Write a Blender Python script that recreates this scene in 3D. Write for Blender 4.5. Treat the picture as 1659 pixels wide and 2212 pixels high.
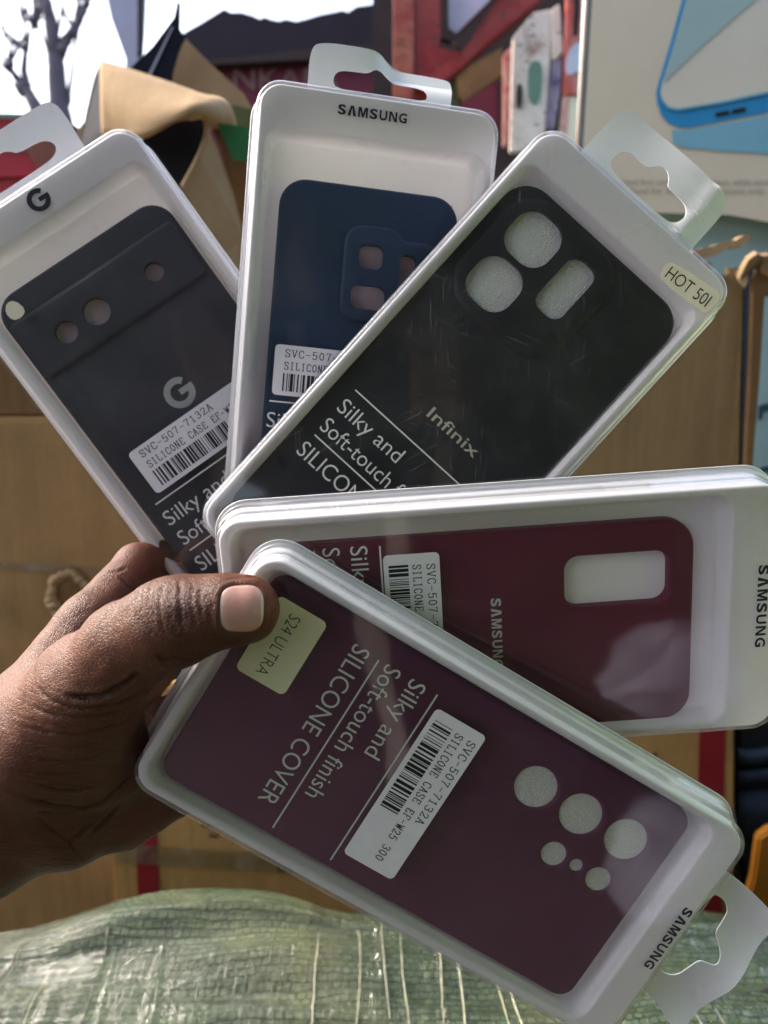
import bpy, bmesh, math, random
import numpy as np
from mathutils import Matrix, Vector, noise as mnoise

random.seed(7)
rng = np.random.default_rng(7)
for o in list(bpy.data.objects):
    bpy.data.objects.remove(o)
C = bpy.context.scene.collection
R = math.radians

# ------------------------------------------------------------------ camera, sky, sun, exposure
PITCH = 12.0
cam_d = bpy.data.cameras.new('camera')
cam = bpy.data.objects.new('camera', cam_d)
C.objects.link(cam)
cam.location = (0, 0, 1.45)
cam.rotation_euler = (R(90 - PITCH), 0, 0)
cam_d.sensor_fit = 'HORIZONTAL'
cam_d.angle = R(53.0)
cam_d.clip_start = 0.01
cam_d.clip_end = 500
cam_d.dof.use_dof = True
cam_d.dof.focus_distance = 0.285
cam_d.dof.aperture_fstop = 14.5
bpy.context.scene.camera = cam
MC = Matrix.Translation((0, 0, 1.45)) @ Matrix.Rotation(R(90 - PITCH), 4, 'X')
F = 1659 / (2 * math.tan(R(26.5)))
CX, CY = 829.5, 1106.0

SUN_EL, SUN_AZ = 42.0, -68.0        # azimuth measured from +Y (the view direction) towards +X
w = bpy.data.worlds.new('World')
bpy.context.scene.world = w
w.use_nodes = True
nt = w.node_tree
sky = nt.nodes.new('ShaderNodeTexSky')
sky.sky_type = 'NISHITA'
sky.sun_disc = False
sky.sun_elevation = R(SUN_EL)
sky.sun_rotation = R(SUN_AZ)
sky.air_density = 1.0
sky.dust_density = 6.0
sky.ozone_density = 1.0
hs = nt.nodes.new('ShaderNodeHueSaturation')      # thin high overcast: paler than a clear sky
hs.inputs['Saturation'].default_value = 0.85
nt.links.new(sky.outputs[0], hs.inputs['Color'])
nt.links.new(hs.outputs[0], nt.nodes['Background'].inputs[0])
nt.nodes['Background'].inputs[1].default_value = 0.15
sun_d = bpy.data.lights.new('sun', 'SUN')
sun_d.energy = 0.7
sun_d.angle = R(25)
sun_d.color = (1.0, 0.95, 0.87)
sun = bpy.data.objects.new('sun', sun_d)
C.objects.link(sun)
sd = Vector((math.sin(R(SUN_AZ)) * math.cos(R(SUN_EL)), math.cos(R(SUN_AZ)) * math.cos(R(SUN_EL)), math.sin(R(SUN_EL))))
sun.rotation_euler = sd.to_track_quat('Z', 'Y').to_euler()
sc = bpy.context.scene
sc.view_settings.view_transform = 'Standard'
sc.view_settings.look = 'None'
sc.view_settings.exposure = 1.85
sc.view_settings.gamma = 1.0
sc.cycles.transparent_max_bounces = 24
sc.cycles.max_bounces = 10
sc.cycles.caustics_reflective = False
sc.cycles.caustics_refractive = False


# ------------------------------------------------------------------ helpers
def cvm(x, y, z):
    """camera-frame millimetres (right, down, forward) to world"""
    return MC @ Vector((x * 1e-3, -y * 1e-3, -z * 1e-3))


def at(px, py, zmm):
    return cvm((px - CX) / F * zmm, (py - CY) / F * zmm, zmm)


def tag(o, label=None, cat=None, group=None, kind=None):
    if label: o['label'] = label
    if cat: o['category'] = cat
    if group: o['group'] = group
    if kind: o['kind'] = kind
    return o


def link(name, me, m=None, parent=None, mw=None):
    me.name = name
    o = bpy.data.objects.new(name, me)
    C.objects.link(o)
    if m is not None:
        me.materials.clear()
        for mm in (m if isinstance(m, (list, tuple)) else [m]):
            me.materials.append(mm)
    if parent is not None:
        o.parent = parent
    if mw is not None:
        o.matrix_world = mw
    return o


def empty(name, mw):
    o = bpy.data.objects.new(name, None)
    C.objects.link(o)
    o.matrix_world = mw
    o.empty_display_size = 0.02
    return o


def mesh(verts, faces, smooth=True):
    me = bpy.data.meshes.new('m')
    me.from_pydata([tuple(v) for v in verts], [], faces)
    me.update()
    if smooth:
        me.polygons.foreach_set('use_smooth', [True] * len(me.polygons))
    return me


def sharp(me, ang=40):
    bm = bmesh.new()
    bm.from_mesh(me)
    bmesh.ops.recalc_face_normals(bm, faces=bm.faces)
    for e in bm.edges:
        if len(e.link_faces) == 2 and e.calc_face_angle(0) > R(ang):
            e.smooth = False
    bm.to_mesh(me)
    bm.free()
    return me


def curve_mesh(polys, thick=0.0, bevel=0.0, res=2):
    """flat outline(s) with holes, in mm -> mesh in mm centred on z=0"""
    cu = bpy.data.curves.new('c', 'CURVE')
    cu.dimensions = '2D'
    cu.fill_mode = 'BOTH' if thick > 0 else 'FRONT'
    for p in polys:
        s = cu.splines.new('POLY')
        s.points.add(len(p) - 1)
        for i, q in enumerate(p):
            s.points[i].co = (q[0], q[1], 0, 1)
        s.use_cyclic_u = True
    cu.extrude = max(thick / 2 - bevel, 0)
    cu.bevel_depth = bevel
    cu.bevel_resolution = res
    cu.offset = -bevel
    o = bpy.data.objects.new('tmp', cu)
    C.objects.link(o)
    dg = bpy.context.evaluated_depsgraph_get()
    me = bpy.data.meshes.new_from_object(o.evaluated_get(dg))
    bpy.data.objects.remove(o)
    bpy.data.curves.remove(cu)
    bm = bmesh.new()
    bm.from_mesh(me)
    bmesh.ops.remove_doubles(bm, verts=bm.verts, dist=0.002)
    bm.to_mesh(me)
    bm.free()
    me.polygons.foreach_set('use_smooth', [bevel > 0] * len(me.polygons))
    return me


def text_mesh(txt, bold=0.0, space=1.0):
    cu = bpy.data.curves.new('t', 'FONT')
    cu.body = txt
    cu.offset = bold
    cu.space_character = space
    cu.resolution_u = 4
    cu.fill_mode = 'FRONT'
    o = bpy.data.objects.new('tmp', cu)
    C.objects.link(o)
    dg = bpy.context.evaluated_depsgraph_get()
    me = bpy.data.meshes.new_from_object(o.evaluated_get(dg))
    bpy.data.objects.remove(o)
    bpy.data.curves.remove(cu)
    return me


_H = text_mesh('H')
CAP = max(v.co.y for v in _H.vertices)


def text_fit(txt, x0, x1, base, cap, z, bold=0.0, space=1.0):
    """text mesh in mm: left x0, right x1, baseline, capital height"""
    me = text_mesh(txt, bold, space)
    xs = [v.co.x for v in me.vertices]
    a, b = min(xs), max(xs)
    for v in me.vertices:
        v.co = ((v.co.x - a) / (b - a) * (x1 - x0) + x0, v.co.y / CAP * cap + base, z)
    return me


def xform(me, s=1.0, mat=None):
    me.transform(Matrix.Scale(s, 4) if mat is None else mat)
    return me


def rrect(x0, x1, y0, y1, r, n=8):
    pts = []
    r = min(r, (x1 - x0) / 2 - 1e-3, (y1 - y0) / 2 - 1e-3)
    for cx, cy, a in ((x1 - r, y1 - r, 0), (x0 + r, y1 - r, 90), (x0 + r, y0 + r, 180), (x1 - r, y0 + r, 270)):
        for i in range(n + 1):
            t = R(a + 90 * i / n)
            pts.append((cx + r * math.cos(t), cy + r * math.sin(t)))
    return pts


def circle(cx, cy, r, n=40):
    return [(cx + r * math.cos(2 * math.pi * i / n), cy + r * math.sin(2 * math.pi * i / n)) for i in range(n)]


def smooth_poly(pts, it=2):
    for _ in range(it):
        out = []
        for i in range(len(pts)):
            a, b = pts[i], pts[(i + 1) % len(pts)]
            out.append((a[0] * .75 + b[0] * .25, a[1] * .75 + b[1] * .25))
            out.append((a[0] * .25 + b[0] * .75, a[1] * .25 + b[1] * .75))
        pts = out
    return pts


def loft(rings, cap_first=False, cap_last=False):
    n = len(rings[0])
    v, f = [], []
    for r in rings:
        v += r
    for k in range(len(rings) - 1):
        for i in range(n):
            j = (i + 1) % n
            f.append((k * n + i, k * n + j, (k + 1) * n + j, (k + 1) * n + i))
    if cap_last: f.append(tuple((len(rings) - 1) * n + i for i in range(n)))
    if cap_first: f.append(tuple(reversed(range(n))))
    return v, f


# ------------------------------------------------------------------ materials
def pmat(name, col, rough=0.5, spec=0.5, **kw):
    m = bpy.data.materials.new(name)
    m.use_nodes = True
    b = m.node_tree.nodes['Principled BSDF']
    b.inputs['Base Color'].default_value = (*col, 1)
    b.inputs['Roughness'].default_value = rough
    b.inputs['Specular IOR Level'].default_value = spec
    for k, v in kw.items():
        b.inputs[k].default_value = v
    return m


def N(m, typ, **kw):
    n = m.node_tree.nodes.new(typ)
    for k, v in kw.items():
        if k.startswith('i_'):
            n.inputs[k[2:].replace('_', ' ')].default_value = v
        else:
            setattr(n, k, v)
    return n


def L(m, a, b):
    m.node_tree.links.new(a, b)


def coords(m, scale=(1, 1, 1), rot=(0, 0, 0), loc=(0, 0, 0)):
    tc = N(m, 'ShaderNodeTexCoord')
    mp = N(m, 'ShaderNodeMapping')
    mp.inputs['Scale'].default_value = scale
    mp.inputs['Rotation'].default_value = rot
    mp.inputs['Location'].default_value = loc
    L(m, tc.outputs['Object'], mp.inputs['Vector'])
    return mp.outputs['Vector']


def ramp(m, fac, stops):
    r = N(m, 'ShaderNodeValToRGB')
    el = r.color_ramp.elements
    while len(el) < len(stops):
        el.new(0.5)
    for e, (p, c) in zip(el, stops):
        e.position = p
        e.color = (*c, 1) if len(c) == 3 else c
    L(m, fac, r.inputs['Fac'])
    return r.outputs['Color']


def mixc(m, fac, a, b, mode='MIX'):
    n = N(m, 'ShaderNodeMix', data_type='RGBA', blend_type=mode)
    for sock, v in ((n.inputs[0], fac), (n.inputs[6], a), (n.inputs[7], b)):
        if hasattr(v, 'links'):
            L(m, v, sock)
        elif isinstance(v, (tuple, list)):
            sock.default_value = (*v, 1) if len(v) == 3 else v
        else:
            sock.default_value = v
    return n.outputs[2]


def math_(m, op, a, b=None):
    n = N(m, 'ShaderNodeMath', operation=op)
    for s, v in ((n.inputs[0], a), (n.inputs[1], b)):
        if v is None: continue
        if hasattr(v, 'links'): L(m, v, s)
        else: s.default_value = v
    return n.outputs[0]


def noise(m, vec, scale, detail=4, rough=0.55, dist=0.0):
    n = N(m, 'ShaderNodeTexNoise')
    n.inputs['Scale'].default_value = scale
    n.inputs['Detail'].default_value = detail
    n.inputs['Roughness'].default_value = rough
    n.inputs['Distortion'].default_value = dist
    L(m, vec, n.inputs['Vector'])
    return n.outputs['Fac']


def bump(m, h, strength=0.3, dist=0.001, into=None):
    b = N(m, 'ShaderNodeBump')
    b.inputs['Strength'].default_value = strength
    b.inputs['Distance'].default_value = dist
    L(m, h, b.inputs['Height'])
    t = into or m.node_tree.nodes['Principled BSDF']
    L(m, b.outputs['Normal'], t.inputs['Normal'])
    return b


def bsdf(m):
    return m.node_tree.nodes['Principled BSDF']


def white_plastic(name, col=(0.80, 0.80, 0.82), grime=0.5, trans=0.18):
    m = pmat(name, col, 0.34, 0.5)
    v = coords(m)
    n1 = noise(m, v, 55, 5, 0.6)
    n2 = noise(m, v, 900, 3, 0.7)
    f = math_(m, 'MULTIPLY', ramp(m, n1, [(0.55, (0, 0, 0)), (0.75, (1, 1, 1))]), ramp(m, n2, [(0.6, (0, 0, 0)), (0.72, (1, 1, 1))]))
    c = mixc(m, math_(m, 'MULTIPLY', f, grime), col, (0.28, 0.22, 0.15))
    L(m, c, bsdf(m).inputs['Base Color'])
    L(m, ramp(m, noise(m, v, 120, 3), [(0.3, (0.26,) * 3), (0.7, (0.44,) * 3)]), bsdf(m).inputs['Roughness'])
    bump(m, noise(m, v, 60, 2), 0.08, 0.002)
    tl = N(m, 'ShaderNodeBsdfTranslucent')
    tl.inputs['Color'].default_value = (0.80, 0.78, 0.77, 1)
    mx = N(m, 'ShaderNodeMixShader')
    mx.inputs[0].default_value = trans
    L(m, bsdf(m).outputs[0], mx.inputs[1])
    L(m, tl.outputs[0], mx.inputs[2])
    L(m, mx.outputs[0], m.node_tree.nodes['Material Output'].inputs['Surface'])
    return m


def thin_fresnel(m):
    """Fresnel of a thin sheet: the same from either side"""
    fr = N(m, 'ShaderNodeFresnel')
    ge = N(m, 'ShaderNodeNewGeometry')
    ior = math_(m, 'ADD', math_(m, 'MULTIPLY', ge.outputs['Backfacing'], 1 / 1.5 - 1.5), 1.5)
    L(m, ior, fr.inputs['IOR'])
    return fr


def clear_plastic(name, scratch=0.35, haze=0.02, tint=(0.97, 0.975, 0.985), warp=0.12):
    m = bpy.data.materials.new(name)
    m.use_nodes = True
    nt = m.node_tree
    nt.nodes.remove(nt.nodes['Principled BSDF'])
    out = nt.nodes['Material Output']
    v = coords(m)
    fr = thin_fresnel(m)
    tr = N(m, 'ShaderNodeBsdfTransparent')
    tr.inputs['Color'].default_value = (*tint, 1)
    gl = N(m, 'ShaderNodeBsdfGlossy')
    gl.inputs['Roughness'].default_value = 0.05
    b = N(m, 'ShaderNodeBump')
    b.inputs['Strength'].default_value = warp
    b.inputs['Distance'].default_value = 0.004
    L(m, noise(m, v, 22, 1), b.inputs['Height'])
    L(m, b.outputs['Normal'], gl.inputs['Normal'])
    mx = N(m, 'ShaderNodeMixShader')
    fac = math_(m, 'MINIMUM', math_(m, 'MULTIPLY', fr.outputs[0], 1.9), 0.6)
    L(m, fac, mx.inputs[0])
    L(m, tr.outputs[0], mx.inputs[1])
    L(m, gl.outputs[0], mx.inputs[2])
    # scratches and dust that scatter light; haze patches also stand in for glare
    sc_ = None
    for k, (rz, sx) in enumerate(((0.35, 1), (-0.75, 1), (1.25, 1), (2.5, 1))):
        r0 = coords(m, (1, 1, 1), (0, 0, rz))
        mp_ = N(m, 'ShaderNodeMapping')
        mp_.inputs['Scale'].default_value = (2300, 26 + 9 * k, 26)
        mp_.inputs['Location'].default_value = (k * 3.1, k, 0)
        L(m, r0, mp_.inputs['Vector'])
        s = ramp(m, noise(m, mp_.outputs['Vector'], 1.0, 2, 0.4, 0.25), [(0.69, (0, 0, 0)), (0.74, (1, 1, 1))])
        sc_ = s if sc_ is None else math_(m, 'MAXIMUM', sc_, s)
    patch = ramp(m, noise(m, v, 28, 4, 0.6), [(0.42, (0.08,) * 3), (0.68, (1, 1, 1))])
    spk = ramp(m, noise(m, v, 1400, 2, 0.5), [(0.70, (0, 0, 0)), (0.78, (1, 1, 1))])
    dust = math_(m, 'MULTIPLY', math_(m, 'MAXIMUM', math_(m, 'MULTIPLY', sc_, 0.8), math_(m, 'MULTIPLY', spk, 0.8)), patch)
    hz = math_(m, 'MULTIPLY', patch, haze * 2)
    df = math_(m, 'ADD', math_(m, 'MULTIPLY', dust, scratch), math_(m, 'ADD', hz, haze * 0.4))
    di = N(m, 'ShaderNodeBsdfDiffuse')
    di.inputs['Color'].default_value = (0.75, 0.76, 0.76, 1)
    m2 = N(m, 'ShaderNodeMixShader')
    L(m, df, m2.inputs[0])
    L(m, mx.outputs[0], m2.inputs[1])
    L(m, di.outputs[0], m2.inputs[2])
    L(m, m2.outputs[0], out.inputs['Surface'])
    return m


def silicone(name, col, var=0.25):
    m = pmat(name, col, 0.62, 0.35)
    v = coords(m)
    dark = tuple(c * (1 - var) for c in col)
    lite = tuple(c * (1 + var) for c in col)
    L(m, mixc(m, noise(m, v, 18, 3), dark, lite), bsdf(m).inputs['Base Color'])
    bsdf(m).inputs['Sheen Weight'].default_value = 0.08
    bump(m, noise(m, v, 2500, 2), 0.08, 0.0004)
    return m


def cardboard(name, col, stripe=0.25, scale=55, axis=0):
    m = pmat(name, col, 0.85, 0.15)
    v = coords(m)
    st = [1.0, 1.0, 1.0]
    st[axis] = scale
    v2 = coords(m, tuple(s if i == axis else 1.5 for i, s in enumerate(st)))
    n1 = noise(m, v, 9, 6, 0.62)
    n2 = noise(m, v2, 1.0, 3, 0.6)
    n2 = ramp(m, n2, [(0.36, (0, 0, 0)), (0.62, (1, 1, 1))])
    n3 = noise(m, v, 260, 3, 0.7)
    d = tuple(c * 0.55 for c in col)
    l = tuple(min(c * 1.35, 0.8) for c in col)
    c = mixc(m, n1, d, l)
    c = mixc(m, math_(m, 'MULTIPLY', n2, stripe), c, tuple(c_ * 0.62 for c_ in col))
    c = mixc(m, math_(m, 'MULTIPLY', ramp(m, n3, [(0.55, (0, 0, 0)), (0.7, (1, 1, 1))]), 0.25), c, tuple(c_ * 0.5 for c_ in col))
    st_ = ramp(m, noise(m, v, 4.5, 5, 0.7, 0.6), [(0.52, (0, 0, 0)), (0.66, (1, 1, 1))])
    c = mixc(m, math_(m, 'MULTIPLY', st_, 0.32), c, tuple(c_ * 0.45 for c_ in col))
    L(m, c, bsdf(m).inputs['Base Color'])
    bump(m, math_(m, 'ADD', math_(m, 'ADD', math_(m, 'MULTIPLY', n2, 0.6), n3), math_(m, 'MULTIPLY', noise(m, v, 12, 3), 2.0)), 0.3, 0.003)
    return m


def plain(name, col, rough=0.6, nscale=40, var=0.25, bmp=0.1):
    m = pmat(name, col, rough, 0.3)
    v = coords(m)
    n1 = noise(m, v, nscale, 5, 0.6)
    L(m, mixc(m, n1, tuple(c * (1 - var) for c in col), tuple(min(c * (1 + var), 0.9) for c in col)), bsdf(m).inputs['Base Color'])
    if bmp: bump(m, n1, bmp, 0.003)
    return m


M = {}
M['tray'] = white_plastic('tray_white')
M['tab'] = white_plastic('tab_white', (0.84, 0.85, 0.88), 0.12, 0.04)
bsdf(M['tab']).inputs['Transmission Weight'].default_value = 0.0
M['clear'] = clear_plastic('clear_pvc', 0.12, 0.002)
M['clear_worn'] = clear_plastic('clear_pvc_worn', 0.30, 0.012)
M['clear_front'] = clear_plastic('clear_pvc_front', 0.14, 0.004)
M['clear_dusty'] = clear_plastic('clear_pvc_dusty', 0.2, 0.010)
M['ink_white'] = plain('ink_white', (0.62, 0.64, 0.63), 0.5, 900, 0.12, 0)
M['ink_cream'] = plain('ink_cream', (0.62, 0.60, 0.48), 0.5, 900, 0.12, 0)
M['ink_grey'] = plain('ink_pale_grey', (0.48, 0.52, 0.48), 0.5, 900, 0.1, 0)
M['ink_dark'] = plain('ink_dark', (0.018, 0.022, 0.032), 0.45, 500, 0.2, 0)
M['ink_black'] = plain('ink_black', (0.010, 0.010, 0.011), 0.5, 500, 0.2, 0)
M['sticker'] = plain('sticker_white', (0.70, 0.71, 0.75), 0.45, 120, 0.05, 0.04)
M['sticker_cream'] = plain('sticker_cream', (0.66, 0.65, 0.44), 0.6, 150, 0.1, 0.05)
M['sticker_old'] = plain('sticker_old', (0.70, 0.66, 0.52), 0.6, 150, 0.1, 0.05)
M['floor_shade'] = plain('floor_shade_mauve', (0.62, 0.50, 0.52), 0.6, 60, 0.2)  # mauve stands in for the shaded tray floor
M['foam'] = pmat('foam', (0.8, 0.8, 0.78), 0.5)
_v = coords(M['foam'])
_vo = N(M['foam'], 'ShaderNodeTexVoronoi')
_vo.inputs['Scale'].default_value = 1500
L(M['foam'], _v, _vo.inputs['Vector'])
L(M['foam'], mixc(M['foam'], ramp(M['foam'], noise(M['foam'], _v, 1300, 3, 0.7), [(0.58, (0, 0, 0)), (0.68, (1, 1, 1))]), (0.70, 0.71, 0.69), (0.95, 0.95, 0.94)), bsdf(M['foam']).inputs['Base Color'])
bump(M['foam'], _vo.outputs['Distance'], 0.7, 0.0008)
M['sil_plum'] = silicone('silicone_plum', (0.088, 0.016, 0.056))
M['sil_wine'] = silicone('silicone_wine', (0.135, 0.013, 0.044))
M['sil_black'] = silicone('silicone_black', (0.016, 0.018, 0.020))
M['sil_blue'] = silicone('silicone_blue', (0.034, 0.066, 0.125))
M['sil_slate'] = silicone('silicone_slate', (0.046, 0.050, 0.060))

# ------------------------------------------------------------------ phone-case packs (poses in camera millimetres)
POSE = {
    'E': ([-1.503, -2.6807, -0.1876], [20.4502, 104.6074, 270.855], 199.5, 1.0),
    'D': ([-2.1733, -2.0276, -0.2626], [45.0665, 42.9618, 285.6709], 204.6, 1.003),
    'C': ([-2.9078, -1.1242, 0.0117], [30.7536, -41.8033, 300.4312], 206.4, 1.022),
    'B': ([-3.0195, -0.1319, -0.1873], [-10.1704, -66.5184, 318.0008], 200.0, 1.027),
    'A': ([-2.9319, 0.9484, -0.1694], [-86.295, -50.7851, 320.5865], 200.0, 1.08),
}


def pack_matrix(k):
    r, t, Lh, s = POSE[k]
    a = Vector(r)
    th = a.length
    rm = Matrix.Rotation(th, 4, a.normalized())
    fl = Matrix.Diagonal((1, -1, -1, 1))
    return MC @ fl @ Matrix.Translation(Vector(t) * s * 1e-3) @ rm


W2 = 48.0


def ring(o, z, L2, r, top=None, bot=None):
    """rounded rectangle ring at outward offset o"""
    return [(x, y, z) for x, y in rrect(-W2 - o, W2 + o, -L2 - o, L2 + o, max(r + o, 0.6), 8)]


def tray_mesh(L2, ytop, side=2.6, bot=3.2, depth=9.0):
    r = 9.0
    rings = [ring(3.8, -16.4, L2, r), ring(4.0, -16.1, L2, r), ring(3.8, -15.8, L2, r), ring(1.6, -15.7, L2, r), ring(1.1, -15.2, L2, r),
             ring(0.9, -10.2, L2, r), ring(0.7, -9.8, L2, r), ring(0.0, -9.5, L2, r), ring(-0.1, -9.0, L2, r), ring(-0.3, -1.2, L2, r),
             ring(-0.5, -0.5, L2, r), ring(-0.9, -0.12, L2, r), ring(-1.5, 0.0, L2, r)]
    x0, x1, y0, y1 = -W2 + side, W2 - side, -L2 + bot, ytop

    def rr(o, z, rad):
        return [(x, y, z) for x, y in rrect(x0 + o, x1 - o, y0 + o, y1 - o, rad, 8)]
    rings += [rr(-0.2, 0.0, 7.2), rr(0.3, -0.15, 6.9), rr(0.8, -0.7, 6.6), rr(1.1, -1.6, 6.3), rr(2.4, -depth + 1.2, 5.5), rr(2.9, -depth + 0.4, 5.0), rr(3.7, -depth, 4.4)]
    v, f = loft(rings, cap_first=False, cap_last=True)
    return sharp(mesh(v, f), 50)


def lid_mesh(L2):
    r = 9.0
    rings = [ring(4.9, -15.2, L2, r), ring(2.9, -15.1, L2, r), ring(2.5, -14.7, L2, r), ring(2.3, -9.6, L2, r), ring(2.0, -9.0, L2, r), ring(1.7, -8.7, L2, r),
             ring(1.5, -8.2, L2, r), ring(1.15, -1.0, L2, r), ring(0.85, -0.1, L2, r), ring(0.3, 0.42, L2, r), ring(-0.4, 0.55, L2, r)]
    v, f = loft(rings, cap_last=True)
    return sharp(mesh(v, f), 50)


def tab_mesh(outer, hole, bend, thick=0.5):
    me = curve_mesh([smooth_poly(outer, 3), smooth_poly(hole, 2)], thick)
    bm = bmesh.new()
    bm.from_mesh(me)
    bmesh.ops.triangulate(bm, faces=bm.faces)
    for _ in range(4):
        es = [e for e in bm.edges if e.calc_length() > 4.0]
        if not es: break
        bmesh.ops.subdivide_edges(bm, edges=es, cuts=1)
        bmesh.ops.triangulate(bm, faces=bm.faces)
    for v in bm.verts:
        x, y, z = v.co
        v.co = bend(x, y, z)
    bm.to_mesh(me)
    bm.free()
    me.polygons.foreach_set('use_smooth', [True] * len(me.polygons))
    return sharp(me, 50)


def add(name, me, m, parent, s, dz=None, label=None):
    xform(me, s * 1e-3)
    o = link(name, me, m, parent)
    if label: o['label'] = label
    return o


# thin serif stroke letters for the price stickers (4 x 6 grid)
GL = {
    'S': [[(3.6, 4.6), (3.6, 5.4), (2.6, 6), (1.2, 6), (.4, 5.2), (.5, 4.2), (1.4, 3.4), (2.8, 2.7), (3.7, 1.8), (3.6, .8), (2.8, 0), (1.2, 0), (.4, .6), (.4, 1.5)]],
    'V': [[(.3, 6), (2, 0), (3.7, 6)], [(-.1, 6), (.9, 6)], [(3.1, 6), (4.1, 6)]],
    'C': [[(3.7, 4.6), (3.5, 5.4), (2.6, 6), (1.6, 6), (.7, 5.2), (.3, 3.8), (.3, 2.2), (.7, .8), (1.6, 0), (2.6, 0), (3.5, .6), (3.8, 1.4)]],
    '-': [[(.5, 2.8), (3.6, 2.8)]],
    '5': [[(3.5, 6), (.8, 6), (.6, 3.2), (1.4, 3.7), (2.6, 3.7), (3.5, 2.9), (3.5, 1.2), (2.6, .1), (1.2, 0), (.4, .9)]],
    '0': [[(2, 6), (1, 5.4), (.5, 4), (.5, 2), (1, .6), (2, 0), (3, .6), (3.5, 2), (3.5, 4), (3, 5.4), (2, 6)]],
    '7': [[(.5, 5.2), (.6, 6), (3.6, 6), (2.2, 2.6), (1.8, 0)]],
    '1': [[(.9, 5.0), (2, 6), (2, 0)], [(.9, 0), (3.1, 0)]],
    '3': [[(.5, 5), (1.2, 5.9), (2.6, 6), (3.4, 5.2), (3.3, 4), (2.5, 3.3), (1.6, 3.2)], [(2.5, 3.3), (3.5, 2.4), (3.5, 1), (2.6, .1), (1.3, 0), (.4, .9)]],
    '2': [[(.5, 4.6), (.8, 5.6), (2, 6), (3.2, 5.5), (3.4, 4.3), (2.6, 2.8), (.5, 0), (3.6, 0), (3.6, .8)]],
    'A': [[(.4, 0), (2, 6), (3.6, 0)], [(1, 2.1), (3, 2.1)], [(0, 0), (.9, 0)], [(3.1, 0), (4.1, 0)]],
    'I': [[(2, 6), (2, 0)], [(1, 6), (3, 6)], [(1, 0), (3, 0)]],
    'L': [[(1, 6), (1, 0), (3.7, 0), (3.7, 1.2)], [(.3, 6), (1.9, 6)]],
    'O': [[(2, 6), (.9, 5.2), (.3, 3.8), (.3, 2.2), (.9, .8), (2, 0), (3.1, .8), (3.7, 2.2), (3.7, 3.8), (3.1, 5.2), (2, 6)]],
    'N': [[(.6, 0), (.6, 6), (3.4, 0), (3.4, 6)], [(0, 0), (1.1, 0)], [(2.9, 6), (4, 6)]],
    'E': [[(3.5, 4.8), (3.5, 6), (.8, 6), (.8, 0), (3.7, 0), (3.7, 1.2)], [(.8, 3.2), (2.7, 3.2)]],
    'F': [[(3.6, 4.8), (3.6, 6), (.9, 6), (.9, 0)], [(.9, 3.2), (2.7, 3.2)], [(.3, 0), (1.7, 0)]],
    'W': [[(.1, 6), (1.1, 0), (2, 5), (2.9, 0), (3.9, 6)]],
    ' ': [],
}


def stroke_text(txt, x0, x1, base, h, z, wd):
    v, f = [], []
    adv = (x1 - x0) / (len(txt) - 0.25)
    sx, sy = adv * 0.75 / 4, h / 6
    zi = 0
    for i, ch in enumerate(txt):
        for pl in GL[ch]:
            pts = [Vector((x0 + i * adv + x * sx, base + y * sy)) for x, y in pl]
            for a, b in zip(pts[:-1], pts[1:]):
                d = (b - a)
                if d.length < 1e-6: continue
                d.normalize()
                n = Vector((-d.y, d.x)) * (wd / 2) * (0.72 if abs(d.y) < 0.35 else 1.0)
                a2, b2 = a - d * wd * .35, b + d * wd * .35
                zz = z + 0.004 * (zi % 5)
                zi += 1
                k = len(v)
                v += [(*(a2 + n), zz), (*(a2 - n), zz), (*(b2 - n), zz), (*(b2 + n), zz)]
                f.append((k + 1, k + 2, k + 3, k))
    return mesh(v, f, False)


def bars(x0, x1, y0, y1, z, seed):
    rr = random.Random(seed)
    v, f = [], []
    x = x0
    while x < x1 - 0.3:
        wd = rr.choice((0.3, 0.3, 0.45, 0.7, 1.0, 1.4)) * 0.9
        k = len(v)
        v += [(x, y0, z), (min(x + wd, x1), y0, z), (min(x + wd, x1), y1, z), (x, y1, z)]
        f.append((k, k + 1, k + 2, k + 3))
        x += wd + rr.choice((0.3, 0.3, 0.45, 0.6, 0.9))
    return mesh(v, f, False)


def quad_mesh(x0, x1, y0, y1, z):
    return mesh([(x0, y0, z), (x1, y0, z), (x1, y1, z), (x0, y1, z)], [(0, 1, 2, 3)], False)


def g_mesh(cx, cy, r, z):
    ri = r * 0.57
    p = []
    for i in range(41):
        t = R(43 + (371 - 43) * i / 40)
        p.append((cx + r * math.cos(t), cy + r * math.sin(t)))
    p += [(cx + 0.02 * r, cy + 0.19 * r), (cx + 0.02 * r, cy - 0.2 * r), (cx + 0.54 * r, cy - 0.2 * r)]
    for i in range(31):
        t = R(339 - (339 - 43) * i / 30)
        p.append((cx + ri * math.cos(t), cy + ri * math.sin(t)))
    me = curve_mesh([p])
    for v in me.vertices: v.co.z = z
    return me


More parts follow.
